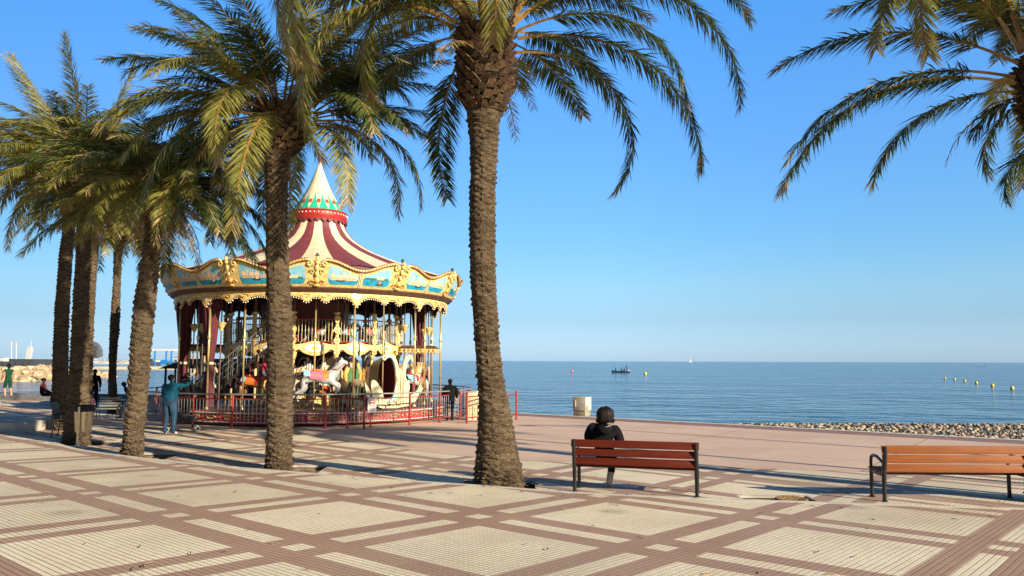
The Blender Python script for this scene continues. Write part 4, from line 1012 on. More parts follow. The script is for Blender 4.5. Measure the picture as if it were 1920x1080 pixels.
def horse(coat,mane,cloth,seat,parent):
    nodes=[((0,0,.95),(.17,.20)),((-.38,0,.97),(.17,.19)),((.35,0,.98),(.15,.20)),((.52,0,1.12),(.13,.18)),((.62,0,1.30),(.10,.155)),((.70,0,1.45),(.08,.115)),((.82,0,1.43),(.07,.095)),((.97,0,1.31),(.05,.065)),((1.04,0,1.25),(.045,.05))]
    edges=[(0,1),(0,2),(2,3),(3,4),(4,5),(5,6),(6,7),(7,8)]
    def leg(root,pts,rs):
        last=root
        for p,r in zip(pts,rs): nodes.append((p,r)); edges.append((last,len(nodes)-1)); last=len(nodes)-1
    leg(2,[(.42,.10,.80),(.66,.11,.72),(.62,.11,.50),(.66,.11,.44)],[.085,.052,.034,.044]); leg(2,[(.40,-.10,.78),(.62,-.11,.62),(.50,-.11,.44),(.53,-.11,.37)],[.085,.052,.034,.044])
    leg(1,[(-.46,.10,.80),(-.40,.11,.58),(-.60,.11,.42),(-.66,.11,.22),(-.60,.11,.18)],[.12,.07,.04,.032,.042]); leg(1,[(-.48,-.10,.80),(-.50,-.11,.56),(-.72,-.11,.44),(-.84,-.11,.26),(-.79,-.11,.21)],[.12,.07,.04,.032,.042])
    for s in (-1,1): leg(5,[(.69,.045*s,1.60)],[.02])
    nodes2=[(Vector(p),r) for p,r in nodes]
    me=skinmesh(nodes2,edges,1); h=meshobj('horse',me,[coat],parent)
    mb=MB()
    for i in range(16):
        t=i/15; p=Vector((.68,0,1.56)).lerp(Vector((.40,0,1.16)),t)+Vector((-.05,0,.02)); mb.tube([p,p+Vector((-.10,.03*(-1)**i,-.03)),p+Vector((-.16,.06*(-1)**i,-.16))],[.035,.03,.006],0,n=5)
    mb.tube([(.80,0,1.62),(.86,0,1.55),(.88,0,1.48)],[.03,.025,.006],0,n=5)
    mb.build('mane',[mane],h,smooth=True)
    mb=MB(); mb.tube([(-.52,0,1.04),(-.68,0,1.06),(-.78,0,.92),(-.80,0,.66),(-.86,0,.48)],[.04,.06,.07,.05,.01],0,n=8); mb.build('tail',[mane],h,smooth=True)
    mb=MB(); n=14
    def rib(x,r1,z,t0,t1,o=0): return [Vector((x,(r1+.012+o)*sin(t),z+(r1*1.14+.012+o)*cos(t))) for t in [t0+(t1-t0)*i/n for i in range(n+1)]]
    mb.strip(rib(-.30,.175,.965,-1.9,1.9),rib(.10,.175,.955,-2.0,2.0),0); mb.strip(rib(.10,.175,.955,-2,2),rib(.30,.165,.97,-1.7,1.7),1)
    mb.strip(rib(-.48,.17,.965,-1.3,1.3),rib(-.30,.175,.965,-1.5,1.5),2)
    mb.build('saddle_cloth',[cloth,seat,M_blue],h,smooth=True,fixn=False)
    mb=MB(); mb.ball((0,0,1.17),.17,0,n=12,k=6,sc=(1.25,.75,.28)); mb.ball((-.17,0,1.21),.09,0,n=10,k=6,sc=(.5,1.5,.8)); mb.ball((.16,0,1.23),.05,0,n=8,k=5,sc=(.6,.8,1.3)); mb.build('saddle',[seat],h,smooth=True)
    mb=MB(); mb.tube([(.95,.06,1.29),(.80,.09,1.40),(.56,.14,1.20),(.30,.05,1.22)],.012,0,n=5); mb.tube([(.95,-.06,1.29),(.80,-.09,1.40),(.56,-.14,1.20),(.30,-.05,1.22)],.012,0,n=5); mb.tube([(.92,.065,1.33),(.93,0,1.39),(.92,-.065,1.33)],.014,0,n=5)
    mb.build('bridle',[M_red],h,smooth=True)
    mb=MB(); mb.tube([(.12,0,.0),(.12,0,2.0)],.022,0,n=8); mb.build('horse_pole',[M_brass],h,smooth=True)
    return h
def put(h,a,r,dz,face=90,s=1.0):
    p=P(a,r,.48+dz-.0); h.location=p; h.rotation_euler=(0,0,R(a+face-90)); h.scale=(s,s,s)
# horses face +x in local; at angle a, tangent to the right is rotation a
h1=horse(M_grey,M_black,M_pink,M_orange,car); put(h1,2,4.55,.10,s=1.05)
h2=horse(M_hcream,M_gold2,M_blue,M_red,car); put(h2,-13,4.35,.0,s=.9)
h3=horse(M_hbrown,M_black,M_orange,M_red,car); put(h3,-27,4.3,.05,s=.9)
def addh(src,a,r,dz,s=.9):
    c=copy_tree(src,car); put(c,a,r,dz,s=s); return c
addh(h2,52,4.4,.05,.95); addh(h1,-6,3.75,.0,.7); addh(h3,5,3.8,-.05,.7); addh(h2,-62,4.2,.1,.9); addh(h1,80,4.3,.1); addh(h3,64,4.3,.0); addh(h3,150,4.3,.1); addh(h2,180,4.3,.1); addh(h1,210,4.3,.1); addh(h2,-100,4.3,.0)
for a,s_ in ((0,h1),(22,h2),(45,h1),(-22,h3),(-48,h2),(70,h1),(130,h2),(170,h1),(220,h2),(270,h1)): addh(s_,a,2.75,2.10,.62)
# red rocket arm (red slide bar) on the left front
mb=MB(); mb.tube([P(-21,4.5,1.55),P(-14.5,4.5,2.05)],.07,0,n=8); mb.ball(P(-21,4.5,1.55),.09,0); mb.build('red_bar',[mk('bright_red',(.75,.05,.02),.35,coat=.4)],car,smooth=True)
# ---- rock scenery panel and figure at the far left
mb=MB()
for i in range(16): mb.ball(P(-62+rnd.uniform(-14,12),4.75+rnd.uniform(-.2,.2),.75+rnd.uniform(-.2,.35)),rnd.uniform(.16,.30),0,n=8,k=6,jit=.35,sc=(1.2,1,.8))
cb('rock_scenery',mb,[mk('painted_rock',(.16,.13,.07),.7,var=.5,vs=6,c2=(.05,.05,.03))],smooth=False)
# ================================================================== fence round the carousel
M_fred=mk('fence_red',(.26,.016,.010),.5,var=.3,vs=6,coat=.1)
fe=empty('carousel_fence',(CX,CY,0),CROT,'curved red and grey metal barrier encircling the carousel','fence')
RF=6.15
GATE=[(13.5,17.0)]
posts=[-172+i*13.5 for i in range(27)]
for i,a in enumerate(posts):
    mb=MB(); mb.tube([P(a,RF,0),P(a,RF,1.05)],.034 if i%2 else .026,0,n=8); mb.lathe([(.07,0),(.07,.015),(.03,.03)],c=tuple(P(a,RF,0)),n=10); mb.build('post',[M_fred],fe,smooth='auto')
for i in range(len(posts)-1):
    a0,a1=posts[i],posts[i+1]; mb=MB(); n=6
    mb.tube([P(a0+(a1-a0)*j/n,RF,.16) for j in range(n+1)],.020,0,n=6); mb.tube([P(a0+(a1-a0)*j/n,RF,.93) for j in range(n+1)],.020,0,n=6)
    for j in range(1,11): p=P(a0+(a1-a0)*j/11,RF,0); mb.tube([p+Vector((0,0,.16)),p+Vector((0,0,.93))],.010,1,n=5)
    mb.build('railing_panel',[M_fred,M_steel],fe,smooth='auto')
mb=MB(); mb.tube([P(-172+351*j/110,RF,1.07) for j in range(111)],.026,0,n=8); mb.build('handrail',[M_steel],fe,smooth=True)
# hinged gate leaf swung out a little
mb=MB(); q0=P(10,RF,0); q1=P(13.4,RF+.55,0)
for z in (.16,.93): mb.tube([q0+Vector((0,0,z)),q1+Vector((0,0,z))],.022,0,n=6)
for q in (q0,q1): mb.tube([q,q+Vector((0,0,1.06))],.034,0,n=8)
for j in range(1,5): q=q0.lerp(q1,j/5); mb.tube([q+Vector((0,0,.16)),q+Vector((0,0,.93))],.011,1,n=5)
mb.build('gate_leaf',[M_fred,M_steel],fe,smooth='auto')
# straight barrier to the right
Q0=lo(877,795); Q1=lo(970,787)
f2=empty('straight_barrier',Q0,0,'short straight red and grey barrier passing behind the tall palm trunk','fence')
dv=Q1-Q0
for t in (0,.33,.66,1): 
    mb=MB(); p=dv*t; mb.tube([p,p+Vector((0,0,1.07))],.04,0,n=8); mb.build('post',[M_fred],f2,smooth='auto')
mb=MB()
for z in (.2,.92): mb.tube([Vector((0,0,z)),dv+Vector((0,0,z))],.024,0,n=6)
for j in range(1,20): p=dv*(j/20); mb.tube([p+Vector((0,0,.2)),p+Vector((0,0,.92))],.012,1,n=5)
mb.build('railing_panel',[M_fred,M_steel],f2,smooth='auto')
mb=MB(); mb.tube([Vector((0,0,1.08)),dv+Vector((0,0,1.08))],.028,0,n=8); mb.build('handrail',[M_steel],f2,smooth=True)
# sign on the fence: round prohibition mark over two lines of small print
sg=MB(); fn=None
rotS=Matrix.Rotation(CROT,4,'Z')
s0=empty('notice_sign',rotS@P(17.2,RF+.05,.0)+Vector((CX,CY,0)),CROT+R(17.2),'white notice with red prohibition disc hung on the carousel fence','sign')
mb=MB(); mb.bbox((0,0,.72),(.30,.015,.50),0,b=.004); mb.build('sign_board',[M_white],s0)
mb=MB(); ring=[(.105*cos(t),.78+.105*sin(t)) for t in [2*PI*i/28 for i in range(28)]]; mb.plate(ring,.004,lambda u,v,w:Vector((u,-.009-w,v)),0)
mb.plate([(x*.78,.78+(z-.78)*.78) for x,z in ring],.003,lambda u,v,w:Vector((u,-.0135-w,v)),1); mb.plate([(-.082,.755),(.082,.755),(.082,.805),(-.082,.805)],.003,lambda u,v,w:Vector((u,-.017-w,v)),0)
mb.build('red_disc',[mk('sign_red',(.62,.02,.02),.4,var=.05),mk('sign_white',(.8,.8,.78),.4,var=.03)],s0)
mb=MB()
for z,w_ in ((.60,.2),(.565,.22),(.53,.16)):
    x=-w_/2
    while x<w_/2: l=rnd.uniform(.015,.035); mb.plate([(x,z-.007),(x+l,z-.007),(x+l,z+.007),(x,z+.007)],.002,lambda u,v,w:Vector((u,-.0095-w,v)),0); x+=l+.01
for x in (-.09,-.03,.03,.09): mb.plate([(x-.02,.925),(x+.02,.925),(x+.02,.95),(x-.02,.95)],.002,lambda u,v,w:Vector((u,-.0095-w,v)),0)
mb.build('small_print',[mk('print_grey',(.12,.12,.12),.6)],s0)
# ================================================================== benches
def woodmat(name,c1,c2):
    m,nt,b=newmat(name); tc=N(nt,'ShaderNodeTexCoord'); mp=N(nt,'ShaderNodeMapping'); nt.links.new(tc.outputs['Object'],mp.inputs[0]); mp.inputs['Scale'].default_value=(.7,14,14)
    n1=nz(nt,2.2,6,.65,mp.outputs[0]); n2=nz(nt,1.2,3,.6,tc.outputs['Object']); c=mixc(nt,n1.smooth(.3,.7),c1,c2); c=mixc(nt,n2.smooth(.4,.7)*.35,c,tuple(v*.6 for v in c1))
    nt.links.new(c,b.inputs['Base Color']); b.inputs['Roughness'].default_value=.6; b.inputs['Specular IOR Level'].default_value=.2; bumpn(nt,b,n1,.25,.004); return m
M_wood1=woodmat('slat_wood_red',(.075,.008,.003),(.12,.016,.004)); M_wood2=woodmat('slat_wood_orange',(.17,.045,.006),(.25,.073,.010))
M_iron=mk('black_iron',(.012,.012,.013),.38,metal=.2,var=.3,vs=8,coat=.3)
def bench(loc,rz,Wd,wood,label):
    r=empty('park_bench',loc,rz,label,'bench','wooden slat benches facing the sea')
    for i,(z,y) in enumerate(((.80,-.055),(.656,-.035),(.512,-.015))):
        mb=MB(); mb.bbox((0,y+.022,z),(Wd-.03 if i else Wd,.032,.124),0,rot=Matrix.Rotation(R(-10),3,'X'),b=.008); mb.build('back_slat',[wood],r,smooth='auto')
    for i,y in enumerate((.08,.20,.32,.44)):
        mb=MB(); mb.bbox((0,y+.03,.445-.012*abs(i-3)*0+.006*i),(Wd-.04,.105,.032),0,b=.008); mb.build('seat_slat',[wood],r,smooth='auto')
    for s in (-1,1):
        x=s*(Wd/2-.045); 
        mb=MB(); mb.tube([(x,.03,0),(x,.03,.22),(x,.015,.44),(x,-.04,.72),(x,-.055,.845)],[.030,.032,.036,.034,.026],0,n=10); mb.bbox((x,-.008,.63),(.05,.05,.40),0,rot=Matrix.Rotation(R(10),3,'X'),b=.01)
        mb.lathe([(.05,0),(.05,.012),(.032,.02)],c=(x,.03,0),n=12); mb.build('rear_leg',[M_iron],r,smooth='auto')
        mb=MB(); mb.tube([(x,.47,0),(x,.47,.44)],.030,0,n=10); mb.lathe([(.05,0),(.05,.012),(.032,.02)],c=(x,.47,0),n=12); mb.build('front_leg',[M_iron],r,smooth='auto')
        mb=MB(); mb.tube([(x,.47,.42),(x,.475,.56),(x,.45,.64),(x,.38,.67),(x,.26,.665),(x,.12,.62),(x,.0,.56)],[.024,.024,.026,.026,.026,.022,.020],0,n=10); mb.build('armrest',[M_iron],r,smooth='auto')
        mb=MB(); mb.bbox((x,.24,.405),(.04,.48,.05),0,b=.01); mb.build('seat_bracket',[M_iron],r,smooth='auto')
    mb=MB(); mb.tube([(-Wd/2+.05,.24,.40),(Wd/2-.05,.24,.40)],.018,0,n=8); mb.build('seat_rail',[M_iron],r,smooth='auto')
    return r
b1=Vector(((1.03+2.97)/2,12.95,0)); bench((1.995,12.93,0),math.atan2(-.5,1.94),2.06,M_wood1,'red-brown slat bench with the dark-haired person sitting on its left end')
bench((6.87,12.32,0.0),R(-1.0),2.27,M_wood2,'empty orange-brown slat bench cut by the right edge of the photo')
# ================================================================== people
def fabric(name,c,**k): return mk(name,tuple(x*.62 for x in c),.9,var=.3,vs=7,bump=.9,bs=11,spec=.1,**k)
M_skin=mk('skin',(.50,.28,.19),.5,var=.12,vs=6); M_skin2=mk('skin_tan',(.36,.19,.12),.5,var=.12,vs=6)
M_hair=mk('hair_dark',(.010,.007,.005),.7,var=.4,vs=30,spec=.1); M_hairr=mk('hair_auburn',(.008,.003,.002),.5,var=.5,vs=30,bump=.6,bs=60,spec=.25); M_hairb=mk('hair_fair',(.42,.27,.12),.5,var=.3,vs=30)
F_blk=fabric('black_jacket',(.012,.012,.014)); F_teal=fabric('teal_sweater',(.010,.090,.150)); F_jean=fabric('blue_jeans',(.035,.080,.145)); F_navy=fabric('navy_trousers',(.012,.018,.03)); F_white=fabric('white_shirt',(.68,.66,.62)); F_pink=fabric('pink_jacket',(.62,.045,.13)); F_gn=fabric('green_tank_top',(.015,.09,.045)); F_dr=fabric('dark_red_top',(.13,.025,.025)); F_gry=fabric('grey_leggings',(.22,.23,.25)); F_boot=mk('grey_boot',(.33,.30,.26),.6,var=.2,vs=9)
M_shoe=mk('shoe_pale',(.45,.42,.38),.6); M_shoed=mk('shoe_dark',(.03,.03,.03),.5)
ST=dict(pel=(0,0,.95),wai=(0,.0,1.10),che=(0,.0,1.32),nec=(0,.0,1.47),hed=(0,.02,1.60),top=(0,.015,1.68),shl=(-.175,0,1.41),shr=(.175,0,1.41),ell=(-.225,-.02,1.14),elr=(.225,-.02,1.14),wrl=(-.235,.05,.90),wrr=(.235,.05,.90),
   hil=(-.085,0,.88),hir=(.085,0,.88),knl=(-.095,.03,.50),knr=(.095,.03,.50),anl=(-.10,-.01,.09),anr=(.10,-.01,.09),tol=(-.115,.15,.035),tor=(.115,.15,.035))
SIT=dict(ST,pel=(0,0,.10),wai=(0,-.02,.25),che=(0,0,.47),nec=(0,.03,.62),hed=(0,.06,.75),top=(0,.06,.83),shl=(-.175,.01,.56),shr=(.175,.01,.56),ell=(-.22,.08,.32),elr=(.22,.08,.32),wrl=(-.15,.30,.24),wrr=(.15,.30,.24),
   hil=(-.09,.04,.09),hir=(.09,.04,.09),knl=(-.10,.46,.08),knr=(.10,.46,.08),anl=(-.10,.44,-.34),anr=(.10,.44,-.34),tol=(-.11,.58,-.39),tor=(.11,.58,-.39))
RAD=dict(pel=.135,wai=.12,che=.145,nec=.058,hed=.082,top=.066,shl=.072,shr=.072,ell=.046,elr=.046,wrl=.032,wrr=.032,hil=.10,hir=.10,knl=.062,knr=.062,anl=.042,anr=.042,tol=.036,tor=.036)
BON=[('pel','wai','s'),('wai','che','s'),('che','nec','s'),('nec','hed','k'),('hed','top','k'),('che','shl','s'),('che','shr','s'),('shl','ell','a'),('ell','wrl','a'),('shr','elr','a'),('elr','wrr','a'),
     ('pel','hil','t'),('pel','hir','t'),('hil','knl','t'),('knl','anl','t'),('hir','knr','t'),('knr','anr','t'),('anl','tol','f'),('anr','tor','f')]
def person(loc,rz,s,J,mats,label,rad={},fat=1.0,hair='short',hairm=None,skin=None,sleeve=True,shorts=False,group=None,base=None,hands=True,cat='person',boots=False):
    """mats: shirt, trousers, shoes"""
    rt_mats=[mats[0],mats[1],mats[2],skin or M_skin]
    RR=dict(RAD); RR.update(rad); names=list(J.keys())
    nodes=[(Vector(J[k])*s,RR[k]*(1.0 if k in('hed','top','nec') else 1.17)*s*(fat if k in('pel','wai','che','shl','shr','ell','elr','hil','hir') else 1)) for k in names]
    me=skinmesh(nodes,[(names.index(a),names.index(b)) for a,b,_ in BON],3 if (boots or mats[0] is F_teal) else 2)
    # material by nearest bone
    segs=[(Vector(J[a])*s,Vector(J[b])*s,t,a) for a,b,t in BON]
    for m in rt_mats: me.materials.append(m)
    mi=[]
    for p in me.polygons:
        c=p.center; best=None
        for A,B,t,a in segs:
            ab=B-A; u=max(0,min(1,(c-A).dot(ab)/ab.length_squared)); d=(c-(A+ab*u)).length-.5*RR[a]*s
            if best is None or d<best[0]: best=(d,t,u,a)
        _,t,u,a=best
        k={'s':0,'k':3,'a':0 if sleeve else 3,'t':1,'f':2}[t]
        if t=='k' and a=='nec' and u<.25: k=0
        if a in('ell','elr') and u>.93: k=3
        if boots and t=='t' and a in('knl','knr') and u>.66: k=2
        if shorts and t=='t' and a in('knl','knr'): k=3
        mi.append(k)
    me.polygons.foreach_set('material_index',mi); me.polygons.foreach_set('use_smooth',[True]*len(mi))
    o=bpy.data.objects.new('person',me); COL.objects.link(o); o.location=loc; o.rotation_euler=(0,0,rz); tag(o,label,cat,group)
    h=Vector(J['hed'])*s; t=Vector(J['top'])*s
    # face: nose, ears
    mb=MB(); f=h+Vector((0,.075*s,.0)); mb.tube([f+Vector((0,0,.03*s)),f+Vector((0,.018*s,-.008*s)),f+Vector((0,.0,-.02*s))],[.008*s,.014*s,.006*s],0,n=6)
    for q in (-1,1): mb.ball(h+Vector((q*.082*s,0,.0)),.025*s,0,n=8,k=5,sc=(.4,.7,1.1))
    mb.build('face',[skin or M_skin],o,smooth=True)
    mb=MB(); hm=hairm or M_hair
    if hair=='short': mb.ball(h+Vector((0,-.014*s,.035*s)),.098*s,0,n=20,k=12,sc=(.98,1.0,.98),jit=.08)
    if hair=='bob':
        mb.ball(h+Vector((0,-.012*s,.01*s)),.132*s,0,n=36,k=24,sc=(1.08,1.0,1.0),jit=.16)
        g=random.Random(5)
        for i in range(170):
            a=g.uniform(PI*.74,PI*2.26); q=Vector((cos(a)*1.04,sin(a),0)); k_=g.uniform(.75,1.2); c_=h+Vector((0,-.012*s,.01*s)); R_=.128*s*g.uniform(.97,1.05)
            pts=[c_+Vector((0,0,1))*R_*cos(t)+q*R_*sin(t) for t in (.12,.5,.9,1.3,1.65)]; e_=pts[-1]
            pts+=[e_+Vector((0,0,-.06*s*k_))-q*.006*s,e_+Vector((0,0,-.115*s*k_))+q*g.uniform(-.01,.03)*s]
            mb.tube(pts,[.006*s,.012*s,.015*s,.016*s,.016*s,.013*s,.002],0,n=6)
    if hair=='bun': mb.ball(h+Vector((0,-.014*s,.03*s)),.1*s,0,n=16,k=10,jit=.08); mb.ball(h+Vector((0,-.12*s,.06*s)),.045*s,0,n=12,k=8,jit=.2)
    if hair=='long': mb.ball(h+Vector((0,-.014*s,.03*s)),.104*s,0,n=20,k=12,jit=.1); mb.tube([h+Vector((0,-.06*s,.02*s)),h+Vector((0,-.09*s,-.12*s)),h+Vector((0,-.09*s,-.24*s))],[.08*s,.075*s,.03*s],0,n=12)
    mb.build('hair',[hm],o,smooth=True)
    if hands:
        for q,w_,e in (('l','wrl','ell'),('r','wrr','elr')):
            W_=Vector(J[w_])*s; d=(W_-Vector(J[e])*s).normalized(); sx=d.cross(Vector((0,1,0))); sx=sx.normalized() if sx.length>.2 else Vector((1,0,0)); u=sx.cross(d).normalized()
            nn=[(W_,.030*s),(W_+d*.05*s,(.036*s,.02*s)),(W_+d*.085*s,(.036*s,.018*s))]; ee=[(0,1),(1,2)]
            for i in range(4):
                o1=sx*(i-1.5)*.020*s; L_=(.065,.078,.074,.056)[i]*s; b_=len(nn); nn+= [(W_+d*.098*s+o1,.0095*s),(W_+d*(.098*s+L_*.5)+o1*1.15+u*.006*s,.0085*s),(W_+d*(.098*s+L_)+o1*1.2+u*.022*s,.0065*s)]; ee+=[(2,b_),(b_,b_+1),(b_+1,b_+2)]
            b_=len(nn); sgn=1 if q=='l' else -1
            nn+=[(W_+d*.045*s+sx*sgn*.034*s,.012*s),(W_+d*.075*s+sx*sgn*.056*s+u*.01*s,.009*s)]; ee+=[(1,b_),(b_,b_+1)]
            me2=skinmesh(nn,ee,1); meshobj('hand',me2,[skin or M_skin],o)
    return o
# seated person on bench 1 (seen from behind)
yaw1=math.atan2(-.5,1.94)
J=dict(SIT); J.update(shl=(-.20,.0,.58),shr=(.19,.02,.55),ell=(-.29,.07,.36),elr=(.26,.10,.30),wrl=(-.12,.28,.36),wrr=(.10,.30,.26),hed=(0.01,.07,.765),top=(0.01,.07,.84),nec=(0,.03,.64))
J['anr']=(.03,.34,-.38);J['tor']=(.02,.48,-.44);J['anl']=(.06,.52,-.22);J['tol']=(.04,.66,-.24);J['knl']=(.02,.50,.10)
wp=Vector((1.55,13.24,.48))
wom=person(wp,yaw1,1.0,J,(F_blk,F_navy,F_boot),'person with short dark auburn hair and black hooded jacket seated on the bench, back turned',rad=dict(che=.155,wai=.135,shl=.095,shr=.09,ell=.07,elr=.066,anl=.05,anr=.05),fat=1.08,hair='bob',hairm=M_hairr,boots=True)
mb=MB(); mb.tube([(-.11,-.05,.585),(-.05,-.135,.54),(.02,-.16,.52),(.08,-.13,.54),(.12,-.04,.59)],[.035,.055,.062,.055,.035],0,n=12); mb.ball((.01,-.10,.53),.10,0,n=16,k=10,sc=(1.1,.7,.8),jit=.15); mb.build('hood',[F_blk],wom,smooth=True)
mb=MB(); mb.tube([(.04,-.175,.585),(.09,-.15,.60),(.13,-.10,.61)],.0035,0,n=6); mb.ball((-.035,-.185,.545),.008,0); mb.build('jacket_trim',[M_white],wom,smooth=True)
# man in teal
q=lo(318,820)
J=dict(ST); J.update(shl=(-.20,0,1.41),shr=(.20,0,1.42),elr=(.45,.06,1.40),wrr=(.62,.16,1.58),ell=(-.26,.06,1.14),wrl=(-.20,.22,1.02),hil=(-.09,0,.88),hir=(.09,0,.88),anl=(-.13,-.01,.09),anr=(.14,.0,.09),tol=(-.17,.14,.035),tor=(.19,.15,.035),knl=(-.11,.04,.5),knr=(.12,.04,.5))
person(q,R(-12),1.0,J,(F_teal,F_jean,M_shoe),'man in teal sweater and blue jeans with one arm raised, beside the fence',rad=dict(che=.185,wai=.175,pel=.15,shl=.085,shr=.085,knl=.072,knr=.072,hil=.115,hir=.115),fat=1.1)
# dark-clothed person beyond the man, arm at forehead
q=lo(349,800); 
J=dict(ST); J.update(ell=(-.33,.05,1.52),wrl=(-.06,.14,1.62),elr=(.24,.03,1.16))
person((q.x,q.y,0),R(-20),1.0,J,(F_blk,F_blk,M_shoed),'person in dark clothes with elbow raised, just right of the man in teal',fat=1.05)
# person in black right of the carousel
q=lo(853,785)
person((-2.2,28.2,0),R(10),.87,dict(ST,ell=(-.30,-.02,1.14),elr=(.30,-.02,1.14),wrl=(-.27,.08,.92),wrr=(.27,.08,.92),shl=(-.20,0,1.38),shr=(.20,0,1.38)),(F_blk,F_navy,M_shoed),'person in black jacket standing at the water beyond the right end of the carousel fence',fat=1.2,rad=dict(che=.2,wai=.2,pel=.17,ell=.07,elr=.07))
# child in pink on the carousel
J=dict(SIT); J.update(knl=(-.20,.30,-.02),knr=(.20,.30,-.02),anl=(-.22,.26,-.38),anr=(.22,.26,-.38),tol=(-.23,.38,-.43),tor=(.23,.38,-.43),wrl=(-.08,.38,.42),wrr=(.08,.38,.42),ell=(-.2,.18,.42),elr=(.2,.18,.42))
M4=Matrix.Translation((CX,CY,0))@Matrix.Rotation(CROT,4,'Z')
p=M4@P(-20.5,4.55,1.58)
person(p,CROT+R(-110),.78,J,(F_pink,F_gry,M_shoed),'child in pink jacket riding the carousel just left of the straight palm trunk',fat=1.05,hair='long',hairm=mk('hair_brown',(.12,.06,.03),.5))
p=M4@P(-66,4.2,1.52); 
person(p,CROT+R(-60),.9,SIT,(F_white,F_navy,M_shoed),'fair-haired person in white shirt riding at the left side of the carousel',hair='long',hairm=M_hairb)
# left group
q=lo(176,772); person((q.x-.0,q.y,0),R(200),1.0,dict(ST,elr=(.24,.10,1.14),wrr=(.05,.25,1.08)),(F_blk,F_navy,M_shoed),'adult in black standing right of the thick trunk behind the bin',fat=1.15)
q=lo(188,765); person((q.x+.15,q.y+.6,0.55),R(150),.62,ST,(F_pink,F_pink,M_shoed),'small child in pink held up beside the adult in black',hair='long')
q=lo(171,790); person((q.x,q.y,0),R(30),.50,ST,(mk('pale_pink_cloth',(.75,.25,.35),.8),F_pink,M_shoe),'toddler in pale pink beside the steel bin',hair='short')
q=lo(14,760); J=dict(ST,knl=(-.1,.14,.52),anl=(-.1,.0,.10),knr=(.1,-.02,.5),anr=(.1,-.22,.12),tor=(.1,-.10,.05),ell=(-.23,.05,1.14),wrl=(-.22,.18,.98),hed=(0,.06,1.60),top=(0,.06,1.68))
bp=lo(15,752,.35); person((bp.x,bp.y,.35),R(55),.92,J,(F_gn,F_gn,M_shoed),'person in green tank top and shorts walking along the waterside wall at far left',skin=M_skin2,sleeve=False,shorts=True)
bp=lo(80,750,.35); person((bp.x,bp.y,.38),R(-75),1.0,dict(SIT,wrl=(-.15,.42,.12),wrr=(.15,.42,.12)),(F_dr,F_navy,M_shoed),'person in dark red top with hair bun sitting on the waterside wall',hair='bun',skin=M_skin2)
bp=lo(116,750,.35); mb=MB(); mb.lathe([(.02,.0),(.30,.05),(.34,.2),(.25,.36),(.02,.42)],n=16); mb.tube([(.3,0,.1),(.45,0,.15),(.5,.05,.3)],.03,0,n=6); mb.build('beach_bag',[F_blk],None,smooth=True,label='dark round bag lying on the waterside wall next to the sitting person',cat='bag',loc=(bp.x,bp.y,.35))
q=lo(196,778); person((q.x+.3,q.y+1.5,.45),R(-80),1.0,dict(SIT,knl=(-.1,.40,.18),anl=(-.1,.62,-.1),tol=(-.1,.78,-.1),knr=(.1,.40,.16),anr=(.1,.64,-.12),tor=(.1,.80,-.12),che=(0,-.12,.42),nec=(0,-.2,.52),hed=(0,-.24,.62),top=(0,-.25,.70),shl=(-.17,-.14,.48),shr=(.17,-.14,.48)),(F_blk,F_navy,M_shoed),'person in dark clothes reclining on the far seat between the two palms',fat=1.05)
# ---- stroller
q=lo(340,812)
st=empty('baby_stroller',(q.x,q.y,0),R(-65),'low dark stroller with white wheels parked by the man in teal','stroller')
mb=MB(); A=[];B=[]
prof_=[(-.30,.72),(-.26,.45),(-.10,.30),(.20,.27),(.42,.36)]
mb.strip([Vector((-.22,y,z)) for y,z in prof_],[Vector((.22,y,z)) for y,z in prof_]); 
for s in (-1,1): mb.add([(s*.22,y,z) for y,z in prof_]+[(s*.22,.35,.45),(s*.22,.0,.5)],[tuple(range(7))])
mb.build('seat',[mk('stroller_fabric',(.035,.035,.03),.9)],st,fixn=False)
mb=MB(); 
for i in range(7):
    pass
A=[];rows=[]
for i in range(8):
    t=-.2+i*.26; rows.append([Vector((x,-.10-.30*math.cos(t),.62+.28*math.sin(t))) for x in (-.23,-.1,.1,.23)])
for i in range(7): mb.strip(rows[i],rows[i+1])
mb.build('canopy',[mk('stroller_canopy',(.05,.05,.045),.9)],st,smooth=True,fixn=False)
mb=MB()
for s in (-1,1): mb.tube([(s*.23,.48,.10),(s*.23,.05,.40),(s*.23,-.38,.90),(s*.22,-.50,.98)],.012,0,n=6); mb.tube([(s*.23,-.38,.10),(s*.23,.10,.44)],.012,0,n=6)
mb.tube([(-.22,-.50,.98),(.22,-.50,.98)],.016,0,n=6); mb.build('frame',[M_iron],st)
for x,y in ((-.25,.48),(.25,.48),(-.25,-.38),(.25,-.38)):
    mb=MB(); mb.tube([(x-.02,y,.07),(x+.02,y,.07)],.07,0,n=20); mb.tube([(x-.028,y,.07),(x+.028,y,.07)],.045,1,n=16); mb.build('wheel',[mk('wheel_grey',(.4,.4,.38),.5),M_black],st,smooth='auto')
# ---- litter bin
q=Vector((-10.54,19.28,0))
bn=empty('litter_bin',q,R(5),'steel cylinder litter bin with black rim on a single post','litter bin')
M_inox=mk('brushed_steel',(.55,.46,.30),.25,metal=.92,var=.15,vs=14,bump=.1,bs=60)
mb=MB(); mb.lathe([(.165,.36),(.18,.37),(.225,.90)],c=(.0,.28,0),n=36,cap=True); mb.build('drum',[M_inox],bn,smooth='auto')
mb=MB(); mb.lathe([(.232,.87),(.25,.90),(.252,.97),(.235,1.02),(.19,1.03),(.17,.94)],c=(0,.28,0),n=36,cap=False); mb.build('rim',[M_black],bn,smooth='auto')
mb=MB(); mb.tube([(0,0,0),(0,0,1.0)],.028,0,n=12); mb.lathe([(.15,0),(.14,.015),(.05,.05),(.03,.14)],n=20); mb.tube([(0,0,.75),(0,.08,.75)],.02); mb.build('post',[M_inox],bn,smooth='auto')
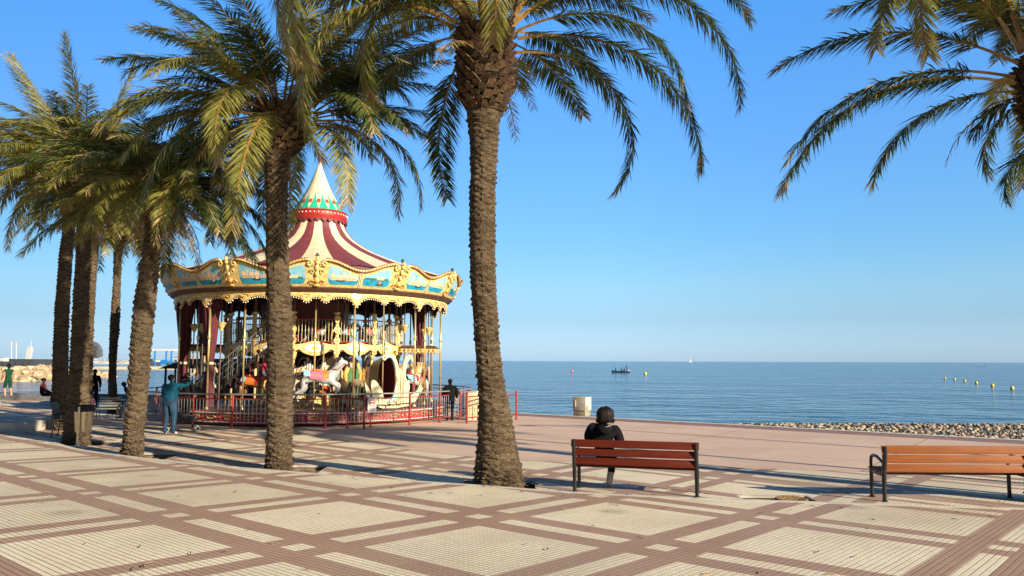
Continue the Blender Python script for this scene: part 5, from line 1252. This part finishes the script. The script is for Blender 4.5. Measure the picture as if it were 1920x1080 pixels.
# ---- chairs / benches at left
def cafe_chair(loc,rz,label):
    c=empty('metal_chair',loc,rz,label,'chair')
    mb=MB(); mb.bbox((0,.0,.44),(.46,.44,.03),0); mb.build('seat',[M_iron],c)
    mb=MB(); mb.bbox((0,-.26,.72),(.44,.025,.50),0,rot=Matrix.Rotation(R(12),3,'X')); mb.build('backrest',[M_iron],c)
    for x in (-.2,.2):
        for y,y2 in ((.2,.26),(-.2,-.26)):
            mb=MB(); mb.tube([(x,y,.44),(x*1.1,y2,0)],.016,0,n=6); mb.build('leg',[M_iron],c)
        mb=MB(); mb.tube([(x*1.1,-.22,.62),(x*1.15,.05,.66),(x*1.1,.22,.62),(x*1.1,.22,.44)],.014,0,n=6); mb.build('armrest',[M_iron],c)
    return c
q=lo(108,826); cafe_chair((q.x+.1,q.y+.2,0),R(-80),'black metal armchair left of the steel bin')
q=lo(196,792); c=empty('outdoor_seat',(q.x,q.y+.3,0),R(15),'grey slatted seat right of the steel bin','seat')
M_gst=mk('grey_slat',(.20,.20,.18),.7)
mb=MB()
for i in range(5): mb.bbox((0,-.25+i*.11,.42),(1.0,.08,.03),0)
mb.build('seat',[M_gst],c); mb=MB()
for i in range(4): mb.bbox((0,.30+.02*i,.52+i*.1),(1.0,.03,.07),0)
mb.build('backrest',[M_gst],c); c.scale=(.75,.9,.9)
for x in (-.45,.45):
    mb=MB(); mb.tube([(x,-.25,0),(x,-.25,.42),(x,.26,.42),(x,.24,0)],.02,0,n=6); mb.build('leg',[M_iron],c)
q=lo(213,792); c=empty('side_table',(q.x-.15,q.y+.9,0),0,'small dark table at the foot of the slim palm','table')
mb=MB(); mb.lathe([(.34,.62),(.36,.64),(.34,.66)],n=20); mb.build('table_top',[M_iron],c); mb=MB(); mb.tube([(0,0,0),(0,0,.62)],.04,0); mb.lathe([(.22,0),(.2,.03),(.04,.06)],n=16); mb.build('leg',[M_iron],c)
# concrete steps and low wall at left
def block(name,x0,x1,y0,y1,h,label,mats=(M_conc,M_concd),cat='concrete block'):
    mb=MB(); mb.bbox(((x0+x1)/2,(y0+y1)/2,h/2-.01),(x1-x0,y1-y0,h+.02),0,b=.015); return mb.build(name,[mats[0]],smooth='auto',label=label,cat=cat)
block('concrete_bench',-25,-14.3,23.1,24.6,.30,'low concrete ledge at the left edge in front of the palms')
block('concrete_step',-15.6,-14.1,25.4,26.6,.22,'short sloping concrete step beside the ledge at the left')
block('concrete_platform',-34,-23.6,34.5,36.5,.22,'pale concrete platform at the far left before the water')
mb=MB(); wl=[(-60,56.5),(-38,46.3),(-28,42.6),(-21,41.2),(-14,39.2),(-9.5,37.2)]
for i in range(len(wl)-1):
    a=Vector((*wl[i],0));b_=Vector((*wl[i+1],0)); d=(b_-a); L_=d.length; mb.bbox((a+b_)/2+Vector((0,0,.17)),(L_-.004,.9,.36),0,rot=Matrix.Rotation(math.atan2(d.y,d.x),3,'Z'),b=.02)
mb.build('waterside_wall',[M_concd],smooth='auto',label='low blue-grey concrete wall along the harbour water on the left',cat='wall')
# block at the sea edge with a red tag
q=Vector((2.75,30.85,.03)); c=empty('concrete_bollard_box',q,R(-32),'square pale concrete box on a narrower stone foot at the sea wall','concrete box')
mb=MB(); mb.bbox((0,0,.47),(.56,.52,.52),0,b=.02); mb.build('box',[mk('pale_concrete',(.44,.42,.35),.8,var=.15,vs=4,bump=.2,bs=20)],c,smooth='auto'); mb=MB(); mb.bbox((0,0,.10),(.52,.48,.22),0,b=.02); mb.build('foot',[mk('stone_foot',(.27,.23,.16),.9,var=.3,vs=6,bump=.5,bs=20)],c,smooth='auto')
mb=MB(); mb.tube([(-.14,-.275,.35),(-.15,-.28,.6)],.012,0,n=6); mb.build('white_mark',[M_white],c)
mb=MB(); mb.plate([(.10,.30),(.20,.22),(.16,.42)],.006,lambda u,v,w:Vector((.29+w,-u,v)),0); mb.build('red_mark',[M_red],c)
# cream box behind the fence
q=lo(893,792); c=empty('cream_cabinet',(q.x-.1,q.y+1.1,0),R(5),'cream banded cabinet standing behind the right end of the fence','cabinet')
mb=MB(); mb.bbox((0,0,.5),(.46,.46,1.0),0); mb.build('body',[M_cream],c,smooth='auto')
mb=MB()
for z in (.2,.42,.64,.86): mb.bbox((0,0,z),(.475,.475,.03),0)
mb.build('band',[mk('ochre_band',(.50,.36,.12),.6)],c)
# stump in the open pit, with weeds
mb=MB()
c0=Vector((4.40,12.55,-.10))
prof_=[(.26,-.05),(.27,.02),(.25,.11),(.23,.12),(.16,.07),(.08,.05),(.0,.05)]
mb.lathe(prof_,c=c0,n=28,cap=False); st_=mb.build('palm_stump',[barkmat('stump_wood',(.24,.15,.07),(.40,.27,.13),(.14,.08,.04))],smooth=True,label='hollowed brown palm stump in the open tree pit between the benches',cat='stump')
mb=MB(); g=random.Random(4)
for i in range(70):
    x,y=4.60+g.uniform(-.12,.13),12.42+g.uniform(-.3,.3); p=Vector((x,y,-.16)); d=Vector((g.uniform(-.08,.08),g.uniform(-.08,.08),g.uniform(.06,.15))); s_=Vector((g.uniform(-1,1),g.uniform(-1,1),0)).normalized()*.012; mb.add([p-s_,p+s_,p+d*.6+s_*1.3,p+d,p+d*.6-s_*1.3],[(0,1,2,3,4)])
mb.build('weeds',[mk('weed_green',(.05,.09,.03),.6,var=.4)],kind='stuff',label='small green weeds growing beside the stump in the tree pit',cat='weeds',fixn=False)
# ================================================================== background
# dark kiosk behind the carousel
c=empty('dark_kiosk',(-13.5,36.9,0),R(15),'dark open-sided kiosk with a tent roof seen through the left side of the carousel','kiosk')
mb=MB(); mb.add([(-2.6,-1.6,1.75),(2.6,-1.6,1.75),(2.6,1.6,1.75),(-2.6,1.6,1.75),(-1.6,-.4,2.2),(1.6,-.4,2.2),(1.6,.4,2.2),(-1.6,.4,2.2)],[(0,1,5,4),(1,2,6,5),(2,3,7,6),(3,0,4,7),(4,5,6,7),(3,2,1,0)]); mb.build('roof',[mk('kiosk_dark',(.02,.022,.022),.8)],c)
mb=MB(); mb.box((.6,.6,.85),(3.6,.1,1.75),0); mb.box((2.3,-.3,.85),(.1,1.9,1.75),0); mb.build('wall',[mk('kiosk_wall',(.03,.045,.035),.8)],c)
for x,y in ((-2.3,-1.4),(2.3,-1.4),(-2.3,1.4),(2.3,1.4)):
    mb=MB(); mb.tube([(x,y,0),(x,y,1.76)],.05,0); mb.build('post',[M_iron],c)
# breakwater of rocks on the left (rock armour)
M_rock=mk('armour_rock',(.52,.38,.22),.95,var=.35,vs=.6,bump=.6,bs=4); M_rockd=mk('armour_rock_dark',(.33,.24,.15),.95,var=.4,vs=.6)
M_bank=mk('bank_earth',(.50,.36,.20),.95,var=.25,vs=.4)
def rockbank(name,pts,w,zt,seed,n,label,rs=(.5,1.2)):
    g=random.Random(seed); mb=MB()
    for i in range(len(pts)-1):
        a=Vector((*pts[i],0));b_=Vector((*pts[i+1],0)); d=(b_-a).normalized(); s_=Vector((-d.y,d.x,0))
        q=[a-s_*w,a-s_*w*.35,a+s_*w*.35,a+s_*w]; q2=[b_-s_*w,b_-s_*w*.35,b_+s_*w*.35,b_+s_*w]; zz=[SEAZ-.5,zt-.3,zt-.3,SEAZ-.5]
        mb.add([v+Vector((0,0,z)) for v,z in zip(q,zz)]+[v+Vector((0,0,z)) for v,z in zip(q2,zz)],[(k,k+1,k+5,k+4) for k in range(3)]+[(3,2,1,0),(4,5,6,7)],2)
        for k in range(int(n*(b_-a).length)):
            t=g.random(); u=g.uniform(-1,.5); c=a.lerp(b_,t)+s_*w*u; z=zt-.25-(max(0,abs(u)-.35)/.65)*(zt-SEAZ+.1)
            mb.ball(c+Vector((0,0,z)),g.uniform(*rs),g.choice((0,0,0,1)),n=6,k=4,jit=.45,sc=(1.3,1,.75),rot=Matrix.Rotation(g.random()*6,3,'Z')@Matrix.Rotation(g.uniform(-.5,.5),3,'X'))
    return mb.build(name,[M_rock,M_rockd,M_bank],label=label,cat='breakwater',fixn=False)
def far(px,Y,z=SEAZ): v=at(px,700,Y); return (v.x,Y)
rockbank('rock_breakwater',[far(-160,128),far(-20,140),far(60,152),far(112,172)],13,.55,3,5.0,'sandy coloured rock breakwater at the far left',(.35,.95))
rockbank('rock_groyne',[far(745,150),far(806,150)],5,1.1,9,3.5,'small rock groyne seen through the right side of the carousel',(.6,1.1))
M_wh=mk('far_white',(.50,.50,.49),.5,var=.1); M_far=mk('far_grey',(.35,.37,.38),.7,var=.2); M_fd=mk('far_dark',(.045,.055,.065),.7,var=.3); M_quay=mk('quay_wall',(.52,.45,.33),.85,var=.2,vs=.1); M_fb=mk('crane_blue',(.01,.16,.45),.4)
def fbox(mb,x0,x1,y0,y1,Y,dep,m=0):
    a=at(x0,y1,Y);b_=at(x1,y0,Y); mb.box(((a.x+b_.x)/2,Y+dep/2,(a.z+b_.z)/2),(abs(b_.x-a.x),dep,abs(b_.z-a.z)),m)
# quay
mb=MB(); a=at(60,694.5,300); b_=at(470,694.5,300); mb.bbox(((a.x+b_.x)/2,306,(SEAZ-.5-.55)/2),(b_.x-a.x,14,-.55-SEAZ+.5),0,b=.2); mb.build('harbour_quay',[M_quay],kind='structure',label='long pale harbour quay across the water')
def building(x0,x1,y0,y1,Y,dep,label,mat=M_wh,nwin=6,door=True):
    c=empty('harbour_building',at((x0+x1)/2,y1,Y),0,label,'building'); o=c.location; mb=MB(); fbox(mb,x0,x1,y0,y1,Y,dep); mb.v=[tuple(Vector(v)-o) for v in mb.v]; mb.build('wall',[mat],c)
    mb=MB(); fbox(mb,x0-1,x1+1,y0-.8,y0,Y-.4,dep+.8); mb.v=[tuple(Vector(v)-o) for v in mb.v]; mb.build('roof',[M_far],c)
    for i in range(nwin):
        xa=x0+(x1-x0)*(i+.25)/nwin; mb=MB(); fbox(mb,xa,xa+(x1-x0)/nwin*.5,y0+(y1-y0)*.3,y0+(y1-y0)*.75,Y-.15,.2); mb.v=[tuple(Vector(v)-o) for v in mb.v]; mb.build('window',[M_fd],c)
building(183,262,680,688,318,8,'long low white harbour shed beyond the slim palm',nwin=9)
building(262,285,678,688,322,8,'narrow pale shed left of the blue boat lift',nwin=3)
building(326,352,674,688,320,8,'white harbour hall right of the blue boat lift',nwin=3)
building(-60,64,679.5,694.5,178,8,'long dark fenced harbour wall building at the far left',M_fd,nwin=10)
# blue and white travel lift
def sub(mb,o): mb.v=[tuple(Vector(v)-o) for v in mb.v]; return mb
c=empty('boat_lift',at(305,688,310),0,'blue boat lift with white top beam on the harbour quay','boat lift'); o=c.location
mb=MB(); fbox(mb,284,328,658.5,662.5,310,6); sub(mb,o).build('top_beam',[M_wh],c)
for x in (290,311.5,321):
    mb=MB(); fbox(mb,x-1,x+1,662.5,684,310,1); sub(mb,o).build('leg',[M_fb],c)
mb=MB(); fbox(mb,284,328,683,686,309,5); fbox(mb,303,313,679,687,308.6,1,0); sub(mb,o).build('base_beam',[M_fb],c)
for x in (286,297,315,326):
    mb=MB(); a=at(x,687,309); mb.tube([a-Vector((0,.3,0)),a+Vector((0,.8,0))],.7,0,n=12); sub(mb,o).build('wheel',[M_fd],c)
# round topped cover
c=empty('domed_awning',at(180,688,200),0,'dark grey round-topped awning structure rising above the quay','awning'); o=c.location
mb=MB(); ring=[at(165,676,200)]+[at(166+23*math.sin(t)**1.0 if t<PI/2 else 189,0,200) for t in []]
pts=[(164,677),(164,646),(172,645),(180,648),(186,654),(189,662),(189.5,672),(185,675),(176,677)]
pp=[at(x,y,200) for x,y in pts]; pb_=[p+Vector((0,1.2,0)) for p in pp]; n=len(pp); mb.add(pp+pb_,[tuple(range(n-1,-1,-1)),tuple(range(n,2*n))]+[(i,(i+1)%n,n+(i+1)%n,n+i) for i in range(n)]); sub(mb,o).build('canopy',[mk('awning_grey',(.10,.11,.125),.7,var=.2)],c)
mb=MB(); fbox(mb,172,182,654,672,199.7,.2); sub(mb,o).build('opening',[M_fd],c)
for x in (180,184,190,196):
    mb=MB(); fbox(mb,x-.3,x+.3,675,688,200,.4); sub(mb,o).build('leg',[M_far],c)
mb=MB(); fbox(mb,176,198,674,675,200,2); sub(mb,o).build('deck',[M_far],c)
def yacht(x,Y,L_,label,yb=690,mast=0,mat=M_wh,name='motor_boat',cab=True):
    o=at(x,yb,Y); o.z=max(o.z,SEAZ) if yb>688 else o.z; c=empty(name,o,0,label,'boat')
    mb=MB(); secs=[(-.5,.12,.0),(-.48,.15,.10),(0,.17,.11),(.35,.11,.13),(.52,.01,.17)]
    vs=[]; 
    for t,w_,h in secs: vs+= [(t*L_,-w_*L_,h*L_),(t*L_,-w_*L_*.6,0),(t*L_,w_*L_*.6,0),(t*L_,w_*L_,h*L_)]
    mb.add(vs,[(4*i+k,4*i+k+1,4*i+5+k,4*i+4+k) for i in range(4) for k in range(3)]+[(4*i+3,4*i,4*i+4,4*i+7) for i in range(4)]+[(0,1,2,3)]); mb.build('hull',[mat],c)
    if cab:
        mb=MB(); mb.box((-.08*L_,0,.17*L_),(.42*L_,.2*L_,.12*L_),0,taper=.8); mb.box((-.08*L_,0,.17*L_),(.43*L_,.21*L_,.03*L_),1); mb.build('cabin',[M_wh,M_fd],c)
    if mast: mb=MB(); mb.tube([(0,0,.1*L_),(0,0,mast)],.06,0,n=5); mb.build('mast',[M_wh],c)
    return c
yacht(178,305,7,'white motor boat on the quay right of the thick palm trunks',687); yacht(196,303,5,'smaller white boat on the quay beside the motor boat',687)
yacht(236,305,6,'white boat moored at the quay, seen between the slim and the leaning palm',687)
# radar tower like yacht superstructure at far left, on the breakwater side
c=empty('yacht_tower',at(53,680,210),0,'white slanted yacht superstructure with mast behind the breakwater','boat'); o=c.location
mb=MB(); q=[(48,680),(51,660),(53,656),(58,656),(60,662),(56,680)]; pp=[at(x,y,210) for x,y in q]; pb_=[p+Vector((0,.8,0)) for p in pp]; n=6; mb.add(pp+pb_,[tuple(range(n-1,-1,-1)),tuple(range(n,2*n))]+[(i,(i+1)%n,n+(i+1)%n,n+i) for i in range(n)]); sub(mb,o).build('superstructure',[M_wh],c)
mb=MB(); mb.tube([at(58,658,210),at(60,645,210)],.09,0,n=5); sub(mb,o).build('mast',[M_wh],c)
for x,y0,Y,w_,lb in ((22,645,185,6,'taller pale double-armed lamp mast at the far left harbour'),(31,648,195,5,'shorter pale double-armed lamp mast at the far left harbour')):
    c=empty('lamp_mast',at(x,688,Y),0,lb,'street lamp','harbour lamp masts'); o=c.location
    mb=MB(); mb.tube([at(x,688,Y),at(x,y0,Y)],.13,0,n=6); sub(mb,o).build('pole',[M_wh],c)
    mb=MB(); mb.tube([at(x-w_,y0,Y),at(x+w_,y0,Y)],.08,0,n=5); 
    for s in (-1,1): a=at(x+s*w_,y0,Y); mb.box(a,(.9,.3,.18),0)
    sub(mb,o).build('lamp_head',[M_far],c)
yacht(-6,165,5,'white boat bow at the left frame edge behind the breakwater',684)
# rowing boat with people, buoys, sail, distant vessel
def seapt(px,py): return lo(px,py,SEAZ)
q=seapt(1165,697.5); L_=(1181-1147)/F*q.y; c=empty('rowing_boat',q,0,'dark open boat with several people far out on the sea','boat')
mb=MB(); secs=[(-.5,.02,.16),(-.42,.07,.11),(-.1,.11,.085),(.3,.10,.085),(.5,.06,.09)]; vs=[]
for t,w_,h in secs: vs+= [(t*L_,-w_*L_,h*L_),(t*L_,-w_*L_*.6,-.02*L_),(t*L_,w_*L_*.6,-.02*L_),(t*L_,w_*L_,h*L_)]
mb.add(vs,[(4*i+k,4*i+k+1,4*i+5+k,4*i+4+k) for i in range(4) for k in range(3)]+[(16,17,18,19),(0,1,2,3)]); mb.add([(t*L_*.97,s*w_*L_*.8,.05*L_) for s in (-1,1) for t,w_,h in secs],[(i,i+1,i+6,i+5) for i in range(4)]); mb.build('hull',[mk('boat_dark',(.015,.03,.05),.5)],c,fixn=False)
mb=MB(); mb.box((.46*L_,0,.11*L_),(.06*L_,.08*L_,.10*L_),0); mb.build('outboard_motor',[M_wh],c)
for i,t in enumerate((-.27,.05,.20,.33)):
    J=SIT if i<3 else ST; pp=Vector((q.x+t*L_,q.y,SEAZ+.06*L_)); sc=L_*.12 if i==3 else L_*.15
    person(pp,R(90),1.25 if i==3 else 1.5,J,(F_blk,F_navy,M_shoed),('person in dark clothes sitting near the bow of the open boat','person in dark clothes sitting amidships in the open boat','person in dark clothes sitting towards the stern of the open boat','person standing at the stern of the open boat')[i],hands=False,group='people in the open boat')
def buoy(px,py,rpx,mat,label,group):
    q=seapt(px,py); r=rpx/F*q.y; c=empty('buoy',q,0,label,'buoy',group)
    mb=MB(); mb.ball((0,0,r*.7),r,0,n=14,k=10,sc=(1,1,1.15)); mb.build('float',[mat],c,smooth=True); mb=MB(); mb.lathe([(r*.25,r*1.7),(r*.2,r*2.1),(r*.1,r*2.2)],n=8); mb.build('cap',[M_fd],c)
M_by=mk('buoy_yellow',(.72,.55,.06),.4,var=.1,coat=.3); M_brd=mk('buoy_red',(.75,.08,.06),.4,var=.1,coat=.3)
names_=['farthest and smallest of the row of yellow buoys on the right','second farthest yellow buoy of the row on the right','third farthest yellow buoy of the row on the right','third nearest yellow buoy of the row on the right','second nearest yellow buoy of the row on the right','nearest and largest yellow buoy, at the right end of the row']
for (x,y,r_),nm in zip(((1773,705,1.8),(1791,707,1.9),(1810,710,2.2),(1832,714,2.6),(1862,719,3.0),(1899,724,3.4)),names_): buoy(x,y,r_,M_by,nm,'row of yellow marker buoys')
buoy(1211,701,3,M_by,'single yellow buoy just right of the open boat',None); buoy(1073,697,2.4,M_brd,'single small red buoy left of the open boat',None)
q=seapt(1296,681); c=empty('sailing_boat',Vector((at(1296,678,3000).x,3000,SEAZ)),0,'tiny white sail on the horizon','sailboat')
mb=MB(); mb.plate([(-5,1),(4,1),(0,16)],.3,lambda u,v,w:Vector((u,w,v)),0); mb.build('sail',[M_wh],c); mb=MB(); mb.box((0,0,.5),(12,3,1.4),0,taper=1.1); mb.build('hull',[M_wh],c)
q=seapt(1841,682.2); L_=18/F*q.y; c=empty('long_boat',q,0,'long low dark vessel near the horizon at far right','boat'); mb=MB(); mb.box((0,0,.02*L_),(L_,.14*L_,.035*L_),0,taper=1.08); mb.build('hull',[mk('boat_red_brown',(.13,.05,.04),.6)],c)
mb=MB(); 
for t in (-.3,-.1,.1,.3): mb.box((t*L_,0,.05*L_),(.05*L_,.05*L_,.05*L_),0,taper=.6)
mb.build('crew_cover',[M_fd],c)
# gull-like tail: nothing
for o in list(bpy.data.objects):
    if o.parent is None and o.type=='MESH' and 'label' not in o and 'kind' not in o: print('UNLABELLED',o.name)
